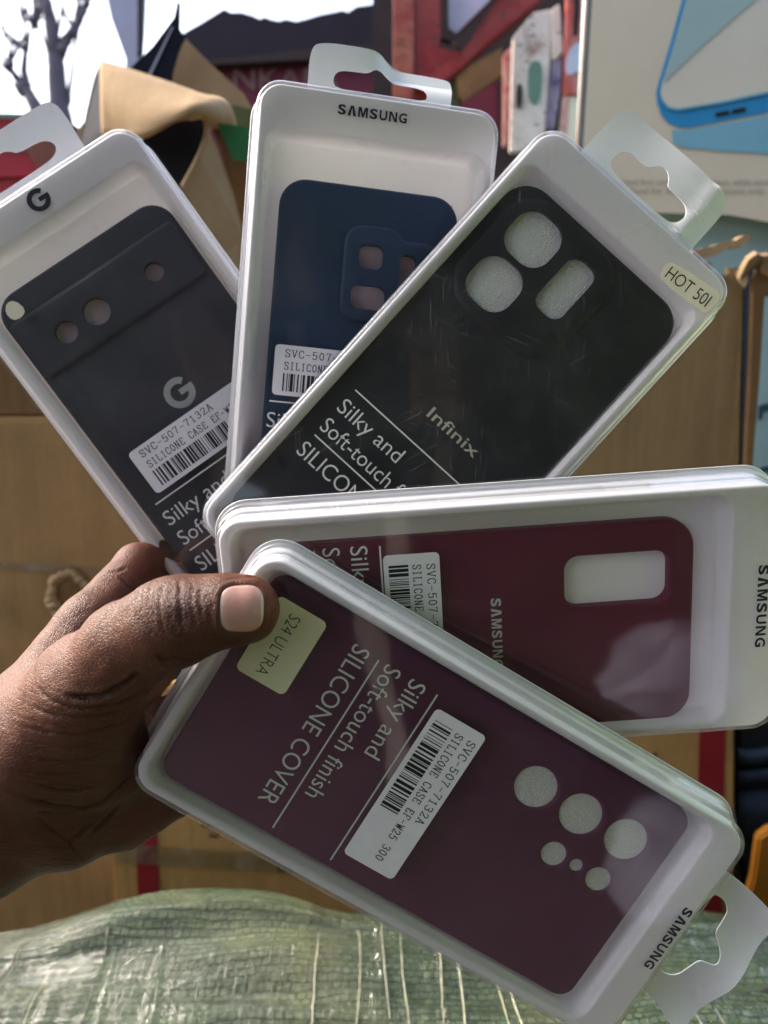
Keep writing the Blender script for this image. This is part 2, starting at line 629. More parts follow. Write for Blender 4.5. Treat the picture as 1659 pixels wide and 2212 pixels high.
def wordmark(x0, x1, base, h, z):
    """wide-set bold grotesque capitals; the second letter has no crossbar"""
    n = 7
    letters = 'S^MSUNG'
    wid = [1, 1.08, 1.22, 1, 1.0, 1.02, 1.02]
    gap = 0.24
    u = (x1 - x0) / (sum(wid) + gap * 6)
    x = x0
    V, Fc = [], []
    for ch, wd in zip(letters, wid):
        a, b = x, x + wd * u
        x = b + gap * u
        if ch == '^':
            t = 0.36 * u
            c_ = (a + b) / 2
            me = curve_mesh([[(a, base), (c_ - t * .55, base + h), (c_ + t * .55, base + h), (b, base), (b - t, base), (c_, base + h * .80), (a + t, base)]])
        elif ch in 'MN':
            o_ = {'M': [(0, 0), (0, 1), (.30, 1), (.5, .36), (.70, 1), (1, 1), (1, 0), (.80, 0), (.80, .70), (.59, 0), (.41, 0), (.20, .70), (.20, 0)],
                  'N': [(0, 0), (0, 1), (.30, 1), (.77, .30), (.77, 1), (1, 1), (1, 0), (.72, 0), (.23, .72), (.23, 0)]}[ch]
            me = curve_mesh([[(a + p * (b - a), base + q * h) for p, q in o_]])
        else:
            me = text_mesh(ch, 0.03)
            xs = [v.co.x for v in me.vertices]
            ys = [v.co.y for v in me.vertices]
            for v in me.vertices:
                v.co.x = (v.co.x - min(xs)) / (max(xs) - min(xs)) * (b - a) + a
                v.co.y = (v.co.y - min(ys)) / (max(ys) - min(ys)) * h + base
        k = len(V)
        V += [(v.co.x, v.co.y, z) for v in me.vertices]
        Fc += [tuple(k + i for i in p.vertices) for p in me.polygons]
        bpy.data.meshes.remove(me)
    return mesh(V, Fc, False)


PACKS = {}
ZT = 0.62    # printed ink sits just above the lid


def build_pack(k, label, ytop, header, lidmat, tab, hole, bend, dy, txts, sticker=True, foam=None, seed=1, stk_x=(-31, 31.7)):
    r, t, Lh, s = POSE[k]
    L2 = Lh / 2
    root = empty('phone_case_pack', pack_matrix(k))
    tag(root, label, 'case pack', 'boxed phone cases fanned out in the hand')
    add('tray', tray_mesh(L2, ytop), M['tray'], root, s)
    add('clear_lid', lid_mesh(L2), lidmat, root, s)
    add('hang_tab', tab_mesh(tab, hole, bend), M['tab'], root, s)
    if header:
        add('brand_lettering', header, M['ink_dark'], root, s)
    if foam:
        me = curve_mesh([rrect(*foam, 4)], 1.2)
        for v in me.vertices: v.co.z -= 5.7
        add('foam_sheet', me, M['foam'], root, s)
    if k in 'AB':
        add('floor_shade_card', quad_mesh(-34, 34, -80, 64, -6.4), M['floor_shade'], root, s)  # added card whose colour carries the shade seen through the openings
    if sticker:
        y0, y1 = dy - 21.6 + .0, dy - 1.2
        me = curve_mesh([rrect(stk_x[0], stk_x[1], y0, y1, 1.8)], 0.12)
        for v in me.vertices: v.co.z += 0.66
        st = add('price_sticker', me, M['sticker'], root, s)
        x0 = stk_x[0]
        add('sticker_text', stroke_text('SVC-507-7132A', x0 + 4.2, x0 + 39.5, dy - 5.9, 2.9, 0.76, 0.36), M['ink_black'], st, s)
        add('sticker_text', stroke_text('SILICONE CASE EF-W25 300', x0 + 4.2, x0 + 58.5, dy - 11.0, 2.9, 0.76, 0.36), M['ink_black'], st, s)
        add('barcode', bars(x0 + 4.0, x0 + 40.5, dy - 19.8, dy - 12.6, 0.76, seed), M['ink_black'], st, s)
    for (name, me, m) in txts:
        add(name, me, m, root, s)
    PACKS[k] = root
    return root


def slogan(dy, ink, cover=True):
    out = [('printed_rule', quad_mesh(-35, 36.5, dy - 24.2, dy - 23.6, ZT), M[ink]),
           ('printed_rule', quad_mesh(-35, 36.5, dy - 47.8, dy - 47.2, ZT), M[ink]),
           ('slogan_text', text_fit('Silky and', -35.5, -4.0, dy - 34.6, 6.2, ZT, -0.004), M[ink]),
           ('slogan_text', text_fit('Soft-touch finish', -35.5, 19.5, dy - 44.6, 6.2, ZT, -0.004), M[ink]),
           ('slogan_text', text_fit('SILICONE COVER', -36, 29.8, dy - 57.6, 6.4, ZT, -0.004), M[ink])]
    return out


def case_mesh(outline, holes, ztop=-4.0, thick=6.6, bev=1.5):
    me = curve_mesh([outline] + holes, thick, bev, 3)
    for v in me.vertices: v.co.z += ztop - thick / 2
    return sharp(me, 60)


def ridge_ring(pts, wd, hgt, z):
    """a low rounded moulding that follows a closed outline"""
    n = len(pts)
    rings = []
    for o, h in ((-wd, -0.1), (-wd * .6, hgt * .6), (-wd * .2, hgt), (wd * .2, hgt), (wd * .6, hgt * .6), (wd, -0.1)):
        rr = []
        for i in range(n):
            a, b = Vector(pts[i - 1]), Vector(pts[(i + 1) % n])
            d = (b - a).normalized()
            nn = Vector((d.y, -d.x))
            q = Vector(pts[i]) + nn * o
            rr.append((q.x, q.y, z + h))
        rings.append(rr)
    v, f = loft(rings)
    return sharp(mesh(v, f), 80)


def plateau(pts, wd, hgt, z, holes=()):
    """raised camera island with soft shoulders"""
    n = len(pts)
    rings = []
    for o, h in ((wd, -0.1), (wd * .7, hgt * .3), (wd * .3, hgt * .8), (0, hgt)):
        rr = []
        for i in range(n):
            a, b = Vector(pts[i - 1]), Vector(pts[(i + 1) % n])
            d = (b - a).normalized()
            nn = Vector((d.y, -d.x))
            q = Vector(pts[i]) + nn * o
            rr.append((q.x, q.y, z + h))
        rings.append(rr)
    v, f = loft(rings)
    top = curve_mesh([pts] + list(holes))
    k = len(v)
    v += [(a.co.x, a.co.y, z + hgt) for a in top.vertices]
    f += [tuple(k + i for i in p.vertices) for p in top.polygons]
    for h in holes:      # walls of the openings, down into the case
        k = len(v)
        m_ = len(h)
        v += [(a, b, z + hgt) for a, b in h] + [(a, b, z - 2.0) for a, b in h]
        f += [(k + i, k + (i + 1) % m_, k + m_ + (i + 1) % m_, k + m_ + i) for i in range(m_)]
    bm = bmesh.new()
    me = mesh(v, f)
    bm.from_mesh(me)
    bmesh.ops.remove_doubles(bm, verts=bm.verts, dist=0.01)
    bm.to_mesh(me)
    bm.free()
    me.polygons.foreach_set('use_smooth', [True] * len(me.polygons))
    return sharp(me, 45)


def build_case(k, label, me, m):
    s = POSE[k][3]
    root = empty('phone_case', pack_matrix(k))
    tag(root, label, 'phone case', 'silicone phone cases inside the packs')
    add('case_shell', me, m, root, s)
    return root


Zt = -15.9


def flat_bend(x, y, z):
    return (x, y, z + Zt)


# --- E: plum case, front of the fan
TAB_E = [(-28.5, 98), (-28.0, 116), (-25.5, 130), (-23, 134.5), (-17, 135.6), (28, 131.2), (33, 129.5), (33.4, 125), (30, 118), (29, 112), (29, 98)]
HOLE_E = [(-17.5, 111), (-18.4, 116), (-15.5, 120.6), (-10, 121.0), (-5.3, 120.8), (-3, 123.5), (0.5, 126.0), (4.1, 126.2), (5.4, 123.5), (6.3, 120.8), (11, 119.8), (16.5, 119.0), (19.2, 115.5), (18.4, 111)]


def bend_e(x, y, z):
    t = max(0, (y - 108) / 26)
    c = max(0, (x - 8) / 24)
    return (x, y - 1.5 * c * t, z + Zt + 7.0 * t * t + 5.0 * t * math.sin(x * 0.16 + 0.6) * 0.5 + 4.0 * c * c * t)


E_ = build_pack('E', 'foremost pack in the hand, plum case with six round openings and cream S24 ULTRA sticker', 88.0, wordmark(-14.0, 12.9, 93.9, 3.7, ZT), M['clear_front'],
                TAB_E, HOLE_E, bend_e, 0, slogan(0, 'ink_grey'), True, (-40, 40, -90, 79), 3)
sE = POSE['E'][3]
me = curve_mesh([rrect(-37.1, -7.1, -88.0, -68.8, 2.2)], 0.12)
for v in me.vertices: v.co.z += 0.66
stE = add('model_sticker', me, M['sticker_cream'], E_, sE, label='cream model sticker')
add('sticker_text', text_fit('S24 ULTRA', -33.6, -9.8, -81.6, 4.3, 0.75, -0.012), M['ink_dark'], stE, sE)
HE = [circle(-22.6, 25.8, 7.7), circle(-22.3, 45.2, 7.7), circle(-22.6, 64.5, 7.7), circle(-4.4, 45.3, 4.5), circle(-4.9, 54.7, 2.3, 24), circle(-4.5, 64.5, 4.5)]
cE = build_case('E', 'plum silicone case with three big and three small round camera openings', case_mesh(rrect(-42.6, 42.4, -92.6, 81.2, 6.5), HE), M['sil_plum'])

# --- D: wine case, lying across behind E
TAB_D = [(-30, 100), (-30, 128), (-27, 131), (27, 131), (30, 128), (30, 100)]
HOLE_D = [(-18, 114), (-18, 120), (-6, 120), (0, 125), (6, 120), (18, 120), (18, 114)]
D_ = build_pack('D', 'pack lying across the frame, wine red case with one rectangular camera opening', 84.0, wordmark(-17.6, 14.6, 93.2, 3.9, ZT), M['clear'],
                TAB_D, HOLE_D, flat_bend, -22.0, slogan(-20.5, 'ink_white'), True, None, 5, (-31.3, 31.5))
sD = POSE['D'][3]
cD = build_case('D', 'wine red silicone case with one long rounded rectangular opening', case_mesh(rrect(-36.2, 44.6, -95, 71.5, 11), [rrect(-24.2, -4.1, 23.4, 62.5, 5.5)]), M['sil_wine'])
add('brand_lettering', wordmark(-10.3, 17.5, -4.6, 3.9, -3.94), M['ink_white'], cD, sD)

# --- C: black case, tilted right
TAB_C = [(-34.0, 99), (-34.0, 111), (-33.6, 133.5), (-29.6, 137.6), (21.6, 136.9), (25.9, 133.1), (26.0, 114), (26, 99)]
HOLE_C = [(-22.6, 114.6), (-22.6, 120.7), (-18.5, 123.9), (-12, 123.8), (-9.2, 123.8), (-6.5, 127.6), (-3.0, 128.2), (0.2, 126.0), (1.4, 123.2), (6, 123.0), (12.4, 122.6), (15.6, 119.0), (14.0, 114.0), (9.0, 112.6), (-15, 112.6)]


def bend_c(x, y, z):
    c = max(0, (x - 12) / 14)
    return (x, y, z + Zt + 0.9 * math.sin((x + 4) * 0.12) * max(0, (y - 104) / 30) + (1.6 * math.exp(-((x - 18) / 2.6) ** 2) if y > 104 else 0))


C_ = build_pack('C', 'pack tilted to the right with scratched lid, black case and HOT 50I sticker', 88.3, None, M['clear_worn'],
                TAB_C, HOLE_C, bend_c, 0, slogan(0, 'ink_white'), False, (-41, 41, -93, 82), 7)
sC = POSE['C'][3]
me = curve_mesh([smooth_poly([(21.5, 90.2), (21.5, 93.6), (24.0, 95.2), (42.4, 98.4), (46.0, 97.2), (46.4, 91.0), (45.4, 88.4), (42, 88.0), (24.0, 86.4)], 1)], 0.12)
for v in me.vertices: v.co.z += 0.66
stC = add('model_sticker', me, M['sticker_old'], C_, sC, label='yellowed model sticker')
me = text_fit('HOT 50I', 0, 19.6, 0, 5.0, 0.75, -0.006)
xform(me, mat=Matrix.Translation((24.3, 88.6, 0)) @ Matrix.Rotation(R(5), 4, 'Z'))
add('sticker_text', me, M['ink_black'], stC, sC)


def sq(cx, cy, hx, hy, rad):
    return rrect(cx - hx, cx + hx, cy - hy, cy + hy, rad)


HC = [sq(-23.4, 66.9, 10.4, 10.4, 8.0), sq(-23.0, 43.9, 10.3, 10.4, 8.0), sq(-1.0, 61.0, 6.6, 12.8, 4.8)]
cC = build_case('C', 'black silicone case with two rounded square openings and one upright slot', case_mesh(rrect(-43.6, 42.8, -96, 84.2, 12), HC), M['sil_black'])
add('camera_island', plateau(rrect(-37.4, 11.6, 31.0, 80.5, 13, 10), 2.4, 0.9, -4.0, HC), M['sil_black'], cC, sC)
add('brand_lettering', text_fit('Infinix', -8.0, 17.3, -12.2, 4.7, -3.94, 0.006), M['ink_cream'], cC, sC)

# --- B: blue case, upright in the middle
TAB_B = [(-29.9, 99), (-29.9, 107.8), (-29.9, 120.5), (-26.5, 124.3), (-9.8, 124.6), (1.2, 124.6), (27.6, 124.6), (31.5, 122.3), (30.6, 107.2), (30, 99)]
HOLE_B = [(-17.6, 106.5), (-20.0, 110.2), (-18.0, 114.4), (-11, 114.8), (-5.3, 114.9), (-2.3, 117.6), (1.0, 117.8), (5.0, 115.5), (6.5, 114.3), (17.6, 114.6), (20.8, 110.9), (19.2, 106.5)]


def bend_b(x, y, z):
    c = 1 / (1 + math.exp(-(x - 1.0) / 2.2))
    t = max(0.0, y - 104)
    a = R(46) * c * min(1, t / 14)
    return (x, y - t * (1 - math.cos(a)) * 0.62, z + Zt - t * math.sin(a) * 0.55)


B_ = build_pack('B', 'upright middle pack with a blue case and rounded clear box', 84.0, wordmark(-17.0, 10.7, 91.0, 3.9, ZT), M['clear'],
                TAB_B, HOLE_B, bend_b, 0.4, slogan(0, 'ink_white'), True, None, 9, (-34.3, 28.5))
sB = POSE['B'][3]
HB = [rrect(-3.4, 6.7, 33.7, 43.6, 3.4), rrect(-5.4, 8.8, 17.4, 27.2, 3.6), rrect(13.8, 20.5, 24.0, 41.2, 2.8)]
cB = build_case('B', 'navy blue silicone case with stepped camera bump', case_mesh(rrect(-37.4, 36.6, -93, 66.4, 11), HB), M['sil_blue'])


def round_poly(pts, rad, n=6):
    out = []
    for i in range(len(pts)):
        p0, p1, p2 = Vector(pts[i - 1]), Vector(pts[i]), Vector(pts[(i + 1) % len(pts)])
        k = min(rad, (p0 - p1).length * .48, (p2 - p1).length * .48)
        a, b = p1 + (p0 - p1).normalized() * k, p1 + (p2 - p1).normalized() * k
        for j in range(n + 1):
            t = j / n
            q = a * (1 - t) ** 2 + p1 * 2 * t * (1 - t) + b * t * t
            out.append((q.x, q.y))
    return out


add('camera_island', plateau(round_poly([(29, 13.0), (29, 45.6), (13.6, 45.6), (10.6, 49.8), (-8.4, 49.8), (-8.4, 13.0)], 7.0), 1.4, 1.1, -4.0, HB), M['sil_blue'], cB, sB)

# --- A: slate case, tilted left
TAB_A = [(-29, 98), (-29, 128), (-26, 132.6), (24.7, 133.4), (29.4, 131.0), (30.4, 125.1), (28.9, 109.6), (29, 98)]
HOLE_A = [(-19, 113), (-19.5, 119), (-16, 121.2), (-6.5, 121.2), (-4.5, 123.6), (-1.2, 125.6), (2.5, 123.6), (4.4, 121.2), (16.3, 120.8), (20, 116.1), (16.4, 111.9), (5.6, 111.5), (-15, 111.5)]
A_ = build_pack('A', 'leftmost pack tilted to the left with slate case and letter G on its header', 86.5, g_mesh(0.5, 93.1, 4.7, ZT), M['clear_dusty'],
                TAB_A, HOLE_A, flat_bend, -9.0, slogan(-9.7, 'ink_white'), True, None, 11, (-31.9, 31))
sA = POSE['A'][3]
HA = [circle(-22.6, 45.3, 4.7), circle(-7.7, 45.4, 5.7), circle(21.3, 45.8, 4.1)]
cA = build_case('A', 'dark slate silicone case with a row of three round openings and a groove below', case_mesh(rrect(-41.5, 41.8, -94, 71.0, 10.5), HA), M['sil_slate'])
# camera visor: a raised band whose lower edge throws the dark line
bar = [(-40.5, 34.4), (40.0, 34.4), (40.0, 58.5), (-40.5, 58.5)]
add('camera_island', plateau(rrect(-39.6, 39.0, 33.9, 59.4, 1.5, 4), 0.7, 0.9, -4.0, HA), M['sil_slate'], cA, sA)
add('brand_lettering', g_mesh(0.2, -0.8, 6.6, -3.94), M['ink_grey'], cA, sA)
me = curve_mesh([smooth_poly([(-36.6, 59.4), (-37.2, 63.5), (-34.5, 66.6), (-31.0, 65.6), (-29.8, 60.2), (-33, 58.4)], 1)], 0.15)
for v in me.vertices: v.co.z += 0.66
add('sticker_scrap', me, M['sticker_old'], A_, sA, label='torn white scrap of sticker')
# ------------------------------------------------------------------ the hand (one continuous surface from a blended distance field)
def hp(px, py, z):
    return np.array([(px - CX) / F * z, (py - CY) / F * z, z], float)


def pr(rpx, z):
    return rpx * z / F


# (a, radius a, b, radius b, blend) in camera millimetres
HAND = []


def cap(a, ra, b, rb, k=4.0, flat=None):
    HAND.append((hp(*a), ra, hp(*b), rb, k, flat))


# thumb: pad, distal, proximal, ball of the thumb
cap((529, 1317, 249.0), 11.0, (468, 1322, 248.5), 11.7, 1)
cap((468, 1322, 248.5), 11.7, (408, 1333, 250), 13.0, 4)
cap((408, 1333, 250), 13.0, (362, 1347, 251.5), 13.9, 4)
cap((362, 1347, 251.5), 13.9, (275, 1399, 259), 14.3, 5)
cap((275, 1399, 259), 14.3, (190, 1492, 270), 17.5, 7)
cap((190, 1492, 270), 18.0, (100, 1600, 283), 24, 9)
cap((205, 1560, 278), 16.0, (250, 1640, 287), 15, 9)
# palm, heel of the hand, wrist and forearm
cap((100, 1600, 285), 24, (-40, 1700, 292), 27, 10)
cap((255, 1610, 295), 15, (120, 1730, 296), 22, 9)
cap((300, 1690, 303), 12, (160, 1760, 300), 17, 8)
cap((395, 1712, 314), 9.0, (270, 1758, 306), 13.5, 7)
cap((120, 1745, 297), 20, (-40, 1790, 297), 25, 9)
cap((-40, 1700, 292), 27, (-190, 1765, 300), 29, 8)
cap((-40, 1790, 297), 25, (-190, 1850, 304), 26, 8)
# back of the hand towards the index knuckle
cap((85, 1500, 296), 15, (190, 1352, 312), 12, 9)
cap((140, 1540, 300), 20, (240, 1420, 318), 14, 9)
# web between thumb and index
cap((285, 1330, 285), 7.5, (240, 1400, 285), 10, 8)
# index finger: knuckle, then behind the last pack
cap((190, 1352, 312), 11.8, (296, 1222, 345), 9.6, 5)
cap((296, 1222, 345), 9.8, (420, 1190, 378), 8.6, 3)
cap((420, 1190, 378), 8.6, (520, 1205, 383), 7.8, 3)
# other fingers, wrapped behind the fan
cap((240, 1420, 318), 12.0, (330, 1330, 366), 9.8, 4)
cap((330, 1330, 366), 9.8, (470, 1300, 386), 8.8, 2)
cap((470, 1300, 386), 8.8, (585, 1312, 388), 8.0, 2)
cap((250, 1520, 322), 12.0, (350, 1430, 366), 9.4, 4)
cap((350, 1430, 366), 9.4, (500, 1400, 380), 8.6, 2)
cap((500, 1400, 380), 8.6, (600, 1402, 380), 7.8, 2)
cap((270, 1620, 318), 11.0, (375, 1545, 345), 8.6, 4)
cap((375, 1545, 345), 8.6, (500, 1500, 352), 7.6, 2)
cap((500, 1500, 352), 7.6, (570, 1496, 350), 6.8, 2)


def hand_sdf(P):
    d = None
    for a, ra, b, rb, k, fl in HAND:
        ba = b - a
        t = np.clip(((P - a) @ ba) / (ba @ ba), 0, 1).astype(np.float32)
        q = P - (a + t[..., None] * ba)
        e = np.sqrt((q * q).sum(-1)) - (ra + (rb - ra) * t)
        if d is None:
            d = e
        else:
            h = np.maximum(k - np.abs(d - e), 0) / k
            d = np.minimum(d, e) - h * h * k * 0.25
    return d


def surface_nets(lo, hi, h):
    n = [int((hi[i] - lo[i]) / h) + 1 for i in range(3)]
    ax = [np.arange(n[i], dtype=np.float32) * h + lo[i] for i in range(3)]
    f = np.empty(n, np.float32)
    for i in range(n[0]):
        g = np.stack(np.meshgrid(ax[0][i:i + 1], ax[1], ax[2], indexing='ij'), -1)
        f[i] = hand_sdf(g)[0]
    s = f < 0
    c8 = [s[dx:n[0] - 1 + dx, dy:n[1] - 1 + dy, dz:n[2] - 1 + dz] for dx in (0, 1) for dy in (0, 1) for dz in (0, 1)]
    cnt = sum(c.astype(np.int8) for c in c8)
    act = (cnt > 0) & (cnt < 8)
    I, J, K = np.nonzero(act)
    idx = -np.ones(act.shape, np.int64)
    idx[I, J, K] = np.arange(len(I))
    pos = np.zeros((len(I), 3))
    num = np.zeros(len(I))
    corners = [(dx, dy, dz) for dx in (0, 1) for dy in (0, 1) for dz in (0, 1)]
    for a in corners:
        for axn in range(3):
            if a[axn] == 1: continue
            b = list(a)
            b[axn] = 1
            fa = f[I + a[0], J + a[1], K + a[2]]
            fb = f[I + b[0], J + b[1], K + b[2]]
            m = (fa < 0) != (fb < 0)
            t = np.where(m, fa / np.where(m, fa - fb, 1), 0)
            p = np.array(a, float)[None] + t[:, None] * (np.array(b) - np.array(a))[None]
            pos += np.where(m[:, None], p, 0)
            num += m
    pos = (pos / num[:, None] + np.stack([I, J, K], -1)) * h + np.array(lo)
    quads = []
    for axn in range(3):
        sl0 = [slice(1, -1)] * 3
        sl1 = [slice(1, -1)] * 3
        sl0[axn] = slice(0, -1)
        sl1[axn] = slice(1, None)
        a, b = s[tuple(sl0)], s[tuple(sl1)]
        ii = np.stack(np.nonzero(a != b), -1)
        o = np.array([1, 1, 1])
        o[axn] = 0
        g = ii + o
        u = [(axn + 1) % 3, (axn + 2) % 3]
        e1 = np.zeros(3, int); e1[u[0]] = 1
        e2 = np.zeros(3, int); e2[u[1]] = 1
        q = [idx[tuple((g - d).T)] for d in (e1 * 0, e1, e1 + e2, e2)]
        q = np.stack(q, -1)
        flip = a[tuple(ii.T)]
        q[~flip] = q[~flip][:, ::-1]
        quads.append(q)
    return pos, np.concatenate(quads)


def sdf_grad(p):
    e = 0.05
    g = np.stack([hand_sdf(p + np.eye(3)[i] * e) - hand_sdf(p - np.eye(3)[i] * e) for i in range(3)], -1)
    return g / np.maximum(np.linalg.norm(g, axis=-1, keepdims=True), 1e-9)


hv, hq = surface_nets((-190, -6, 232), (-26, 176, 402), 0.85)
for _ in range(3):
    g = sdf_grad(hv)
    hv = hv - g * hand_sdf(hv)[:, None] * 0.9
hn = sdf_grad(hv)
hpx = CX + F * hv[:, 0] / hv[:, 2]
hpy = CY + F * hv[:, 1] / hv[:, 2]
front = np.clip(-(hn * hv / np.linalg.norm(hv, axis=1, keepdims=True)).sum(1) * 2.2, 0, 1)


def cz(off, k, pts):
    return [(off[0] + x * k, off[1] + y * k) for x, y in pts]


K1, O1 = .26455, (263.3, 1097.2)
K2, O2 = .3968, (0, 1152)
K3, O3 = .3968, (0, 1700.7)
CRE = []      # (points, half width px, depth mm)
for pts, wd, dp in (
        ([(235, 610), (222, 700), (212, 790), (236, 880)], 2.6, .30), ([(345, 630), (315, 700), (308, 800), (318, 930), (345, 1025)], 3.2, .5),
        ([(468, 585), (478, 650), (470, 740), (482, 830), (478, 900), (515, 1000)], 3.6, .62), ([(478, 900), (450, 960), (440, 1010)], 2.4, .35),
        ([(566, 590), (582, 680), (566, 760), (590, 860), (600, 980)], 2.6, .36), ([(640, 650), (632, 740), (645, 820), (650, 890)], 3.0, .45),
        ([(645, 800), (690, 860), (745, 935)], 2.4, .34), ([(400, 600), (395, 700), (408, 800), (400, 900), (420, 1010)], 2.0, .22),
        ([(520, 600), (528, 720), (520, 840), (545, 960)], 1.8, .22), ([(280, 620), (262, 720), (262, 830), (280, 960)], 1.9, .24),
        ([(150, 640), (122, 760), (118, 860), (150, 960)], 2.0, .25), ([(60, 690), (30, 800), (40, 920)], 2.0, .2),
        ([(180, 660), (170, 760), (165, 860), (190, 960), (240, 1010)], 1.8, .2), ([(320, 1030), (420, 1045), (520, 1030)], 1.8, .2),
        ([(280, 1180), (330, 1240), (420, 1240)], 2.4, .4), ([(600, 1090), (700, 1065), (820, 1065)], 1.6, .16), ([(700, 700), (705, 800), (712, 900)], 2.0, .2)):
    CRE.append((cz(O1, K1, pts), wd, dp))
for pts, wd, dp in (
        ([(380, 885), (470, 895), (560, 885), (640, 850), (715, 805), (745, 775)], 5.5, 1.5), ([(190, 830), (270, 905), (400, 950), (520, 950), (640, 930), (740, 890), (800, 850)], 3.6, .62),
        ([(160, 950), (280, 985), (420, 1000), (560, 990), (680, 962)], 3.2, .5), ([(120, 1060), (260, 1085), (420, 1092), (570, 1065), (700, 1010)], 3.2, .42),
        ([(130, 1130), (280, 1160), (420, 1160), (560, 1130)], 2.8, .3), ([(90, 1210), (260, 1240), (430, 1230), (560, 1190)], 2.8, .28),
        ([(60, 1290), (240, 1310), (420, 1300)], 2.6, .24), ([(200, 1370), (320, 1398), (430, 1392), (520, 1370)], 3.4, .55), ([(150, 1450), (300, 1490), (450, 1500), (570, 1460), (650, 1390), (705, 1330)], 4.0, .85),
        ([(200, 1520), (330, 1530), (430, 1515)], 3.0, .4), ([(590, 205), (640, 208), (685, 190)], 3.2, .5), ([(600, 400), (470, 420), (380, 470)], 1.8, .16),
        ([(640, 620), (560, 660), (460, 720)], 1.8, .14), ([(100, 900), (220, 965), (330, 1010)], 2.4, .22), ([(60, 980), (150, 1020), (260, 1045)], 2.4, .22),
        ([(870, 660), (885, 700), (895, 720)], 2.4, .45), ([(930, 660), (980, 680), (1060, 690)], 2.2, .35), ([(650, 240), (720, 300), (742, 318)], 3.5, .5)):
    CRE.append((cz(O2, K2, pts), wd, dp))
for pts, wd, dp in (([(380, 300), (430, 262), (470, 220), (505, 200)], 3.2, .6), ([(200, 165), (260, 225), (340, 280), (372, 302), (420, 370), (470, 400)], 3.0, .5), ([(500, 260), (560, 200), (620, 130), (700, 40)], 3.4, .7)):
    CRE.append((cz(O3, K3, pts), wd, dp))
# generated fine wrinkles: wrist side and the ball of the thumb
rw = random.Random(3)
for i in range(64):
    y0 = 1478 + i * 6.2 + rw.uniform(-4, 4)
    x0 = rw.uniform(-5, 150)
    ln = rw.uniform(60, 150)
    pts = []
    for j in range(7):
        x = x0 + ln * j / 6
        pts.append((x, y0 + 20 * math.sin((x - 20) / 110.0) - 0.10 * (x - 80) * (0.3 if y0 > 1600 else -0.6) + rw.uniform(-1.8, 1.8)))
    CRE.append((pts, rw.uniform(1.5, 2.2), rw.uniform(.08, .24)))
for i in range(46):   # cross hatching on the back of the thumb
    x0, y0 = rw.uniform(110, 330), rw.uniform(1270, 1480)
    a = rw.choice((-0.75, 0.55, 1.2)) + rw.uniform(-.25, .25)
    ln = rw.uniform(20, 46)
    pts = [(x0 + ln * t * math.cos(a) + rw.uniform(-2, 2), y0 + ln * t * math.sin(a) + rw.uniform(-2, 2)) for t in (0, .33, .66, 1)]
    CRE.append((pts, 1.5, rw.uniform(.08, .16)))
disp = np.zeros(len(hv))
near = (hv[:, 2] < 330) & (front > 0.02)
ni = np.nonzero(near)[0]
for pts, wd, dp in CRE:
    pts = np.array(pts)
    bb = (hpx[ni] > pts[:, 0].min() - 12) & (hpx[ni] < pts[:, 0].max() + 12) & (hpy[ni] > pts[:, 1].min() - 12) & (hpy[ni] < pts[:, 1].max() + 12)
    ii = ni[bb]
    if not len(ii): continue
    q = np.stack([hpx[ii], hpy[ii]], -1)
    best = np.full(len(ii), 1e9)
    tt = np.zeros(len(ii))
    m_ = len(pts) - 1
    for j in range(m_):
        a, b = pts[j], pts[j + 1]
        ba = b - a
        t = np.clip(((q - a) @ ba) / (ba @ ba + 1e-9), 0, 1)
        dd = np.linalg.norm(q - (a + t[:, None] * ba), axis=1)
        up = dd < best
        best = np.where(up, dd, best)
        tt = np.where(up, (j + t) / m_, tt)
    fade = np.clip(np.minimum(tt, 1 - tt) * 6 + 0.25, 0, 1)
    x = best / wd
    disp[ii] += -dp * 1.1 * fade * (np.exp(-x * x) - 0.28 * np.exp(-((x - 2.1) / 1.1) ** 2)) * front[ii]
# low lumps, so that no limb is a plain tube
lump = np.array([mnoise.noise(Vector((p[0] * .055, p[1] * .055, p[2] * .055))) for p in hv]) * 0.9
lump += np.array([mnoise.noise(Vector((p[0] * .17 + 9, p[1] * .17, p[2] * .17))) for p in hv]) * 0.28
# nail bed: skin sinks under the plate and swells in a rim around it
NC = np.array((521.0, 1314.5))
NH = np.array((49.0, 52.0))


def nail_q(x, y):
    u = (x - NC[0]) / NH[0]
    v_ = (y - NC[1] + (x - NC[0]) * 0.03) / (NH[1] * (1 + 0.03 * u))
    u = np.where(u < 0, u * (1 + 0.06 * (1 - v_ * v_)), u)
    return (np.abs(u) ** 3.2 + np.abs(v_) ** 3.2) ** (1 / 3.2), u, v_


nq, nu, nv = nail_q(hpx, hpy)
nm = np.where((hv[:, 2] < 258) & (hn[:, 2] < -0.05), 1.0, 0.0)
disp += nm * (-0.75 * np.clip((1.02 - nq) / 0.08, 0, 1) + 0.42 * np.exp(-((nq - 1.13) / 0.085) ** 2) * np.where(nu > .75, .35, 1.0))
lump *= (1 - nm * (nq < 1.3))
# knuckle pad and flesh bulges
disp += 0.9 * np.exp(-(((hpx - 372) / 52) ** 2 + ((hpy - 1300) / 44) ** 2)) * front * (hv[:, 2] < 262)
hv2 = hv + hn * (disp + lump)[:, None]
wv = np.array([tuple(cvm(*p)) for p in hv2])
root_h = at(120, 1620, 290)
me = bpy.data.meshes.new('hand')
me.from_pydata([tuple(p - np.array(root_h)) for p in wv], [], [tuple(int(i) for i in q[::-1]) for q in hq])
me.update()
bm = bmesh.new()
bm.from_mesh(me)
bmesh.ops.recalc_face_normals(bm, faces=bm.faces)
bm.to_mesh(me)
bm.free()
me.polygons.foreach_set('use_smooth', [True] * len(me.polygons))

